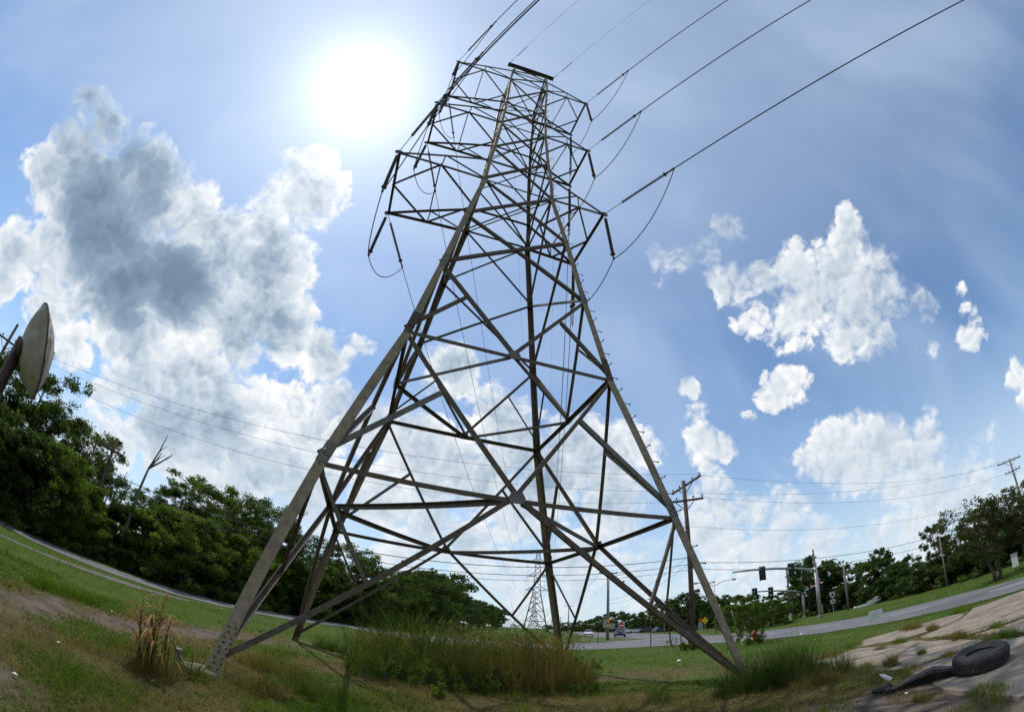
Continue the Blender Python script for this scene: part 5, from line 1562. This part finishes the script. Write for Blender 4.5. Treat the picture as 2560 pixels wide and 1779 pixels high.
# ------------------------------------------------------------------ vehicles
def car(label, x, y, rz, colour, kind='sedan'):
    root = thing('car' if kind != 'pickup' else 'pickup_truck', label, 'car' if kind != 'pickup' else 'pickup', (x, y, 0), rz, 'vehicles on the highway')
    paint = material('car_paint', colour, rough=0.3, spec=0.6)
    L, W = (4.6, 1.82)
    if kind == 'suv': low = [(-2.3, 0.35), (2.3, 0.35), (2.32, 0.75), (2.15, 1.02), (1.2, 1.12), (-2.2, 1.12), (-2.32, 0.8)]; top = [(1.15, 1.12), (0.45, 1.68), (-1.9, 1.70), (-2.2, 1.12)]
    elif kind == 'pickup': low = [(-2.6, 0.4), (2.5, 0.4), (2.52, 0.85), (2.3, 1.08), (1.2, 1.15), (-2.55, 1.12), (-2.6, 0.8)]; top = [(1.15, 1.15), (0.5, 1.75), (-0.6, 1.77), (-0.85, 1.13)]
    else: low = [(-2.3, 0.3), (2.3, 0.3), (2.3, 0.62), (2.1, 0.82), (1.1, 0.95), (-1.6, 0.97), (-2.28, 0.9)]; top = [(1.1, 0.95), (0.35, 1.42), (-0.9, 1.44), (-1.75, 0.96)]
    def loft(prof, w0, w1, zc):
        V, n = [], len(prof)
        for s in (-1, 1):
            for px, pz in prof:
                t = max(0, min(1, (pz - zc) / 0.7)); V.append((px, s * (w0 + (w1 - w0) * t), pz))
        F = [(i, (i + 1) % n, n + (i + 1) % n, n + i) for i in range(n)] + [tuple(range(n - 1, -1, -1)), tuple(range(n, 2 * n))]
        return MB().add(V, F)
    loft(low, W / 2, W / 2 - 0.08, 0.4).build('body', paint, root)
    z0 = top[0][1]
    loft(top, W / 2 - 0.06, W / 2 - 0.28, z0).build('windows', M['glass'], root)
    rf = [(px, pz + 0.012) for px, pz in top[1:3]]
    MB().add([(rf[0][0] + 0.04, s * (W / 2 - 0.26), rf[0][1]) for s in (-1, 1)] + [(rf[1][0] - 0.04, s * (W / 2 - 0.26), rf[1][1]) for s in (1, -1)], [(0, 1, 2, 3)]).build('roof', paint, root)
    for wx in (-1.42, 1.42):
        for s in (-1, 1):
            MB().lathe([(0, 0.20), (0.02, 0.33), (0.2, 0.33), (0.22, 0.20)], (wx, s * (W / 2 - 0.20), 0.33), (wx, s * (W / 2 + 0.8), 0.33), 14).build('wheel', M['rubber'], root)
    fx = low[2][0]
    for s in (-1, 1):
        MB().box((fx - 0.03, s * 0.62, low[2][1] + 0.04), (0.12, 0.36, 0.16)).build('headlight', M['white'], root)
        MB().box((-2.3 if kind != 'pickup' else -2.58, s * 0.7, 0.85), (0.06, 0.22, 0.2)).build('tail_light', M['red'], root)
    MB().box((fx + 0.0, 0, 0.5), (0.08, 1.5, 0.16)).build('bumper', M['black'], root)
    return root
car('dark blue SUV driving towards the camera on the highway', 20.95, 76.5, R(-104), (0.025, 0.035, 0.07), 'suv')
car('white car small and far along the highway left of the blue SUV', 19.8, 97.0, R(-100), (0.75, 0.75, 0.75))
car('silver car parked beyond the highway, left in the row', 40.6, 131.0, R(170), (0.55, 0.56, 0.58), 'suv')
car('dark pickup parked beyond the highway, middle of the row', 43.5, 128.0, R(170), (0.03, 0.03, 0.035), 'pickup')
car('dark grey car parked beyond the highway, right in the row', 42.0, 114.0, R(20), (0.10, 0.11, 0.13))
car('reddish silver van parked behind the no entry sign', 35.0, 122.0, R(-100), (0.45, 0.38, 0.38), 'suv')
car('tiny white car on the horizon right of the distant towers', 23.0, 185.0, R(-100), (0.75, 0.75, 0.75))
car('light blue car half hidden behind the reeds under the tower', -11.6, 55.0, R(80), (0.30, 0.45, 0.55))

# ------------------------------------------------------------------ the tyre, the torn tread, litter
ty = thing('tyre', 'big black truck tyre lying flat on the concrete at lower right', 'tyre', (6.45, 4.12, 0.01), 0.3)
ty.scale = (0.66, 0.66, 0.62)
prof = [(0.02, 0.40), (0.05, 0.50), (0.03, 0.60), (0.08, 0.68), (0.14, 0.705), (0.36, 0.705), (0.42, 0.68), (0.47, 0.60), (0.46, 0.50), (0.42, 0.40), (0.40, 0.37), (0.30, 0.42), (0.12, 0.42), (0.04, 0.37), (0.02, 0.40)]
tm = MB().lathe(prof, (0, 0, 0), (0, 0, 1), 40)
tm.f = tm.f[:-2]; tm.m = tm.m[:-2]
tb = tm.build('carcass', M['rubber'], ty, smooth=False)
tb.scale = (1.0, 0.95, 0.95); tb.rotation_euler = (R(4), R(-3), 0)
MB().lathe([(0, 0.46), (0.05, 0.44), (0.07, 0.0)], (0, 0, 0.30), (0, 0, 1), 20).build('mud_fill', M['rubber'], ty)
tg = MB()
for k in range(44):
    a = 2 * math.pi * k / 44
    for z_, da in ((0.18, 0), (0.31, 0.07)):
        tg.box((math.cos(a + da) * 0.705, math.sin(a + da) * 0.705, z_), (0.014, 0.075, 0.10), a + da)
to = tg.build('tread_blocks', M['rubber'], ty); to.scale = (1.0, 0.95, 0.95); to.rotation_euler = (R(4), R(-3), 0)
st = thing('tread_strip', 'long torn strip of black tyre tread lying between tyre and grass', 'tyre tread', (5.58, 5.14, 0))
path = [Vector((0.0, 0.05, 0.05)), Vector((0.16, -0.08, 0.10)), Vector((0.32, -0.24, 0.13)), Vector((0.42, -0.44, 0.17)), Vector((0.56, -0.58, 0.13)), Vector((0.66, -0.72, 0.12)), Vector((0.74, -0.86, 0.20))]
V, F = [], []
for i, p in enumerate(path):
    d = (path[min(i + 1, 6)] - path[max(i - 1, 0)]); d.z = 0; d.normalize(); s = Vector((-d.y, d.x, 0))
    w = (0.12, 0.15, 0.15, 0.16, 0.13, 0.08, 0.12)[i]
    hgt = (0.05, 0.10, 0.13, 0.17, 0.13, 0.07, 0.12)[i]
    for q in (p - s * w, p - s * w * 0.9 + Vector((0, 0, hgt * 0.3)), p + Vector((0, 0, hgt * 0.45)), p + s * w * 0.9 + Vector((0, 0, hgt * 0.1)), p + s * w, p - Vector((0, 0, p.z + 0.01))):
        V.append((q.x, q.y, q.z if q is not None else 0))
for i in range(len(path) - 1):
    for k in range(6):
        F.append((i * 6 + k, i * 6 + (k + 1) % 6, (i + 1) * 6 + (k + 1) % 6, (i + 1) * 6 + k))
F += [(5, 4, 3, 2, 1, 0), tuple(len(V) - 6 + k for k in range(6))]
MB().add(V, F).build('strip', M['rubber'], st)
for k in range(9):
    r_ = random.Random(k)
    c = Vector((r_.uniform(-0.25, 0.15), r_.uniform(-0.05, 0.25), 0.03))
    MB().lathe([(0, 0.02), (0.03, r_.uniform(0.05, 0.09)), (0.07, r_.uniform(0.03, 0.06)), (0.09, 0)], c, c + Vector((0.2, 0.1, 1)), 6).build('rubber_scrap', M['rubber'], st)
def litter(label, x, y, z, shape, name='litter'):
    root = thing(name, label, 'litter', (x, y, z), random.uniform(0, 6))
    if shape == 'paper': root.scale = (0.4, 0.4, 0.3)
    if shape == 'bottle':
        MB().lathe([(0, 0.03), (0.01, 0.035), (0.14, 0.035), (0.18, 0.014), (0.21, 0.014), (0.212, 0)], (0, 0, 0.04), (0.8, 0.2, 0.6), 10).build('bottle', M['white'], root)
    elif shape == 'dome':
        MB().lathe([(0, 0.10), (0.03, 0.09), (0.06, 0.06), (0.07, 0)], (0, 0, 0), (0, 0, 1), 12).build('lid', M['white'], root)
    else:
        MB().add([(-0.07, -0.03, 0.02), (0.05, -0.05, 0.05), (0.09, 0.03, 0.03), (-0.04, 0.05, 0.06), (0, 0, 0.09)], [(0, 1, 4), (1, 2, 4), (2, 3, 4), (3, 0, 4)]).build('paper', M['white'], root)
litter('white plastic bottle propped on the torn tyre tread', 5.72, 5.32, 0.12, 'bottle', 'bottle')
litter('crumpled white litter in the grass between thicket and near right leg', 7.67, 18.6, 0.02, 'dome')
litter('scrap of white paper on the dry grass at lower left', -4.84, 4.0, 0.04, 'paper')
litter('small white scrap at the lower left corner', -3.74, 2.62, 0.03, 'paper')
litter('white domed lid on the verge of the right hand road', 17.0, 22.6, 0.05, 'dome')
litter('white scrap on the far side of the dirt track', -7.5, 7.5, 0.03, 'paper')
litter('pale paper at the lower right edge of the grass', 5.32, 4.66, 0.04, 'paper')
litter('white scrap on the verge of the side road', -12.2, 19.2, 0.03, 'paper')
# wreckage on the far verge
db = thing('wreckage', 'heap of broken white and grey panels lying on the grass right of the route sign', 'debris', (42.8, 42.6, 0), R(-45))
db.scale = (0.8, 0.8, 0.6)
MB().plate([Vector(p) for p in ((-0.9, 0, 0.15), (0.5, 0.1, 0.55), (0.9, 0.2, 1.25), (-0.35, 0.1, 1.35))], 0.08, (0, 1, 0.2)).build('white_panel', M['white'], db, loc=(1.4, -0.2, 0.1))
MB().plate([Vector(p) for p in ((-2.3, 0, 0.05), (0.9, 0.2, 0.15), (1.1, 0.3, 0.75), (-1.9, 0.1, 0.45))], 0.12, (0, 1, 0.3)).build('grey_panel', M['galv'], db)
MB().tube([(0.4, -0.2, 0.9), (1.1, -0.2, 1.3)], 0.05, 6).tube([(-0.2, -0.2, 0.7), (0.9, -0.2, 0.95)], 0.05, 6).build('frame_tube', M['white'], db)
MB().lathe([(0, 0.1), (0.1, 0.28), (0.4, 0.2), (0.5, 0.05)], (-2.4, 0, 0.25), (-1.4, 0, 0.25), 8).build('end_piece', M['white'], db)
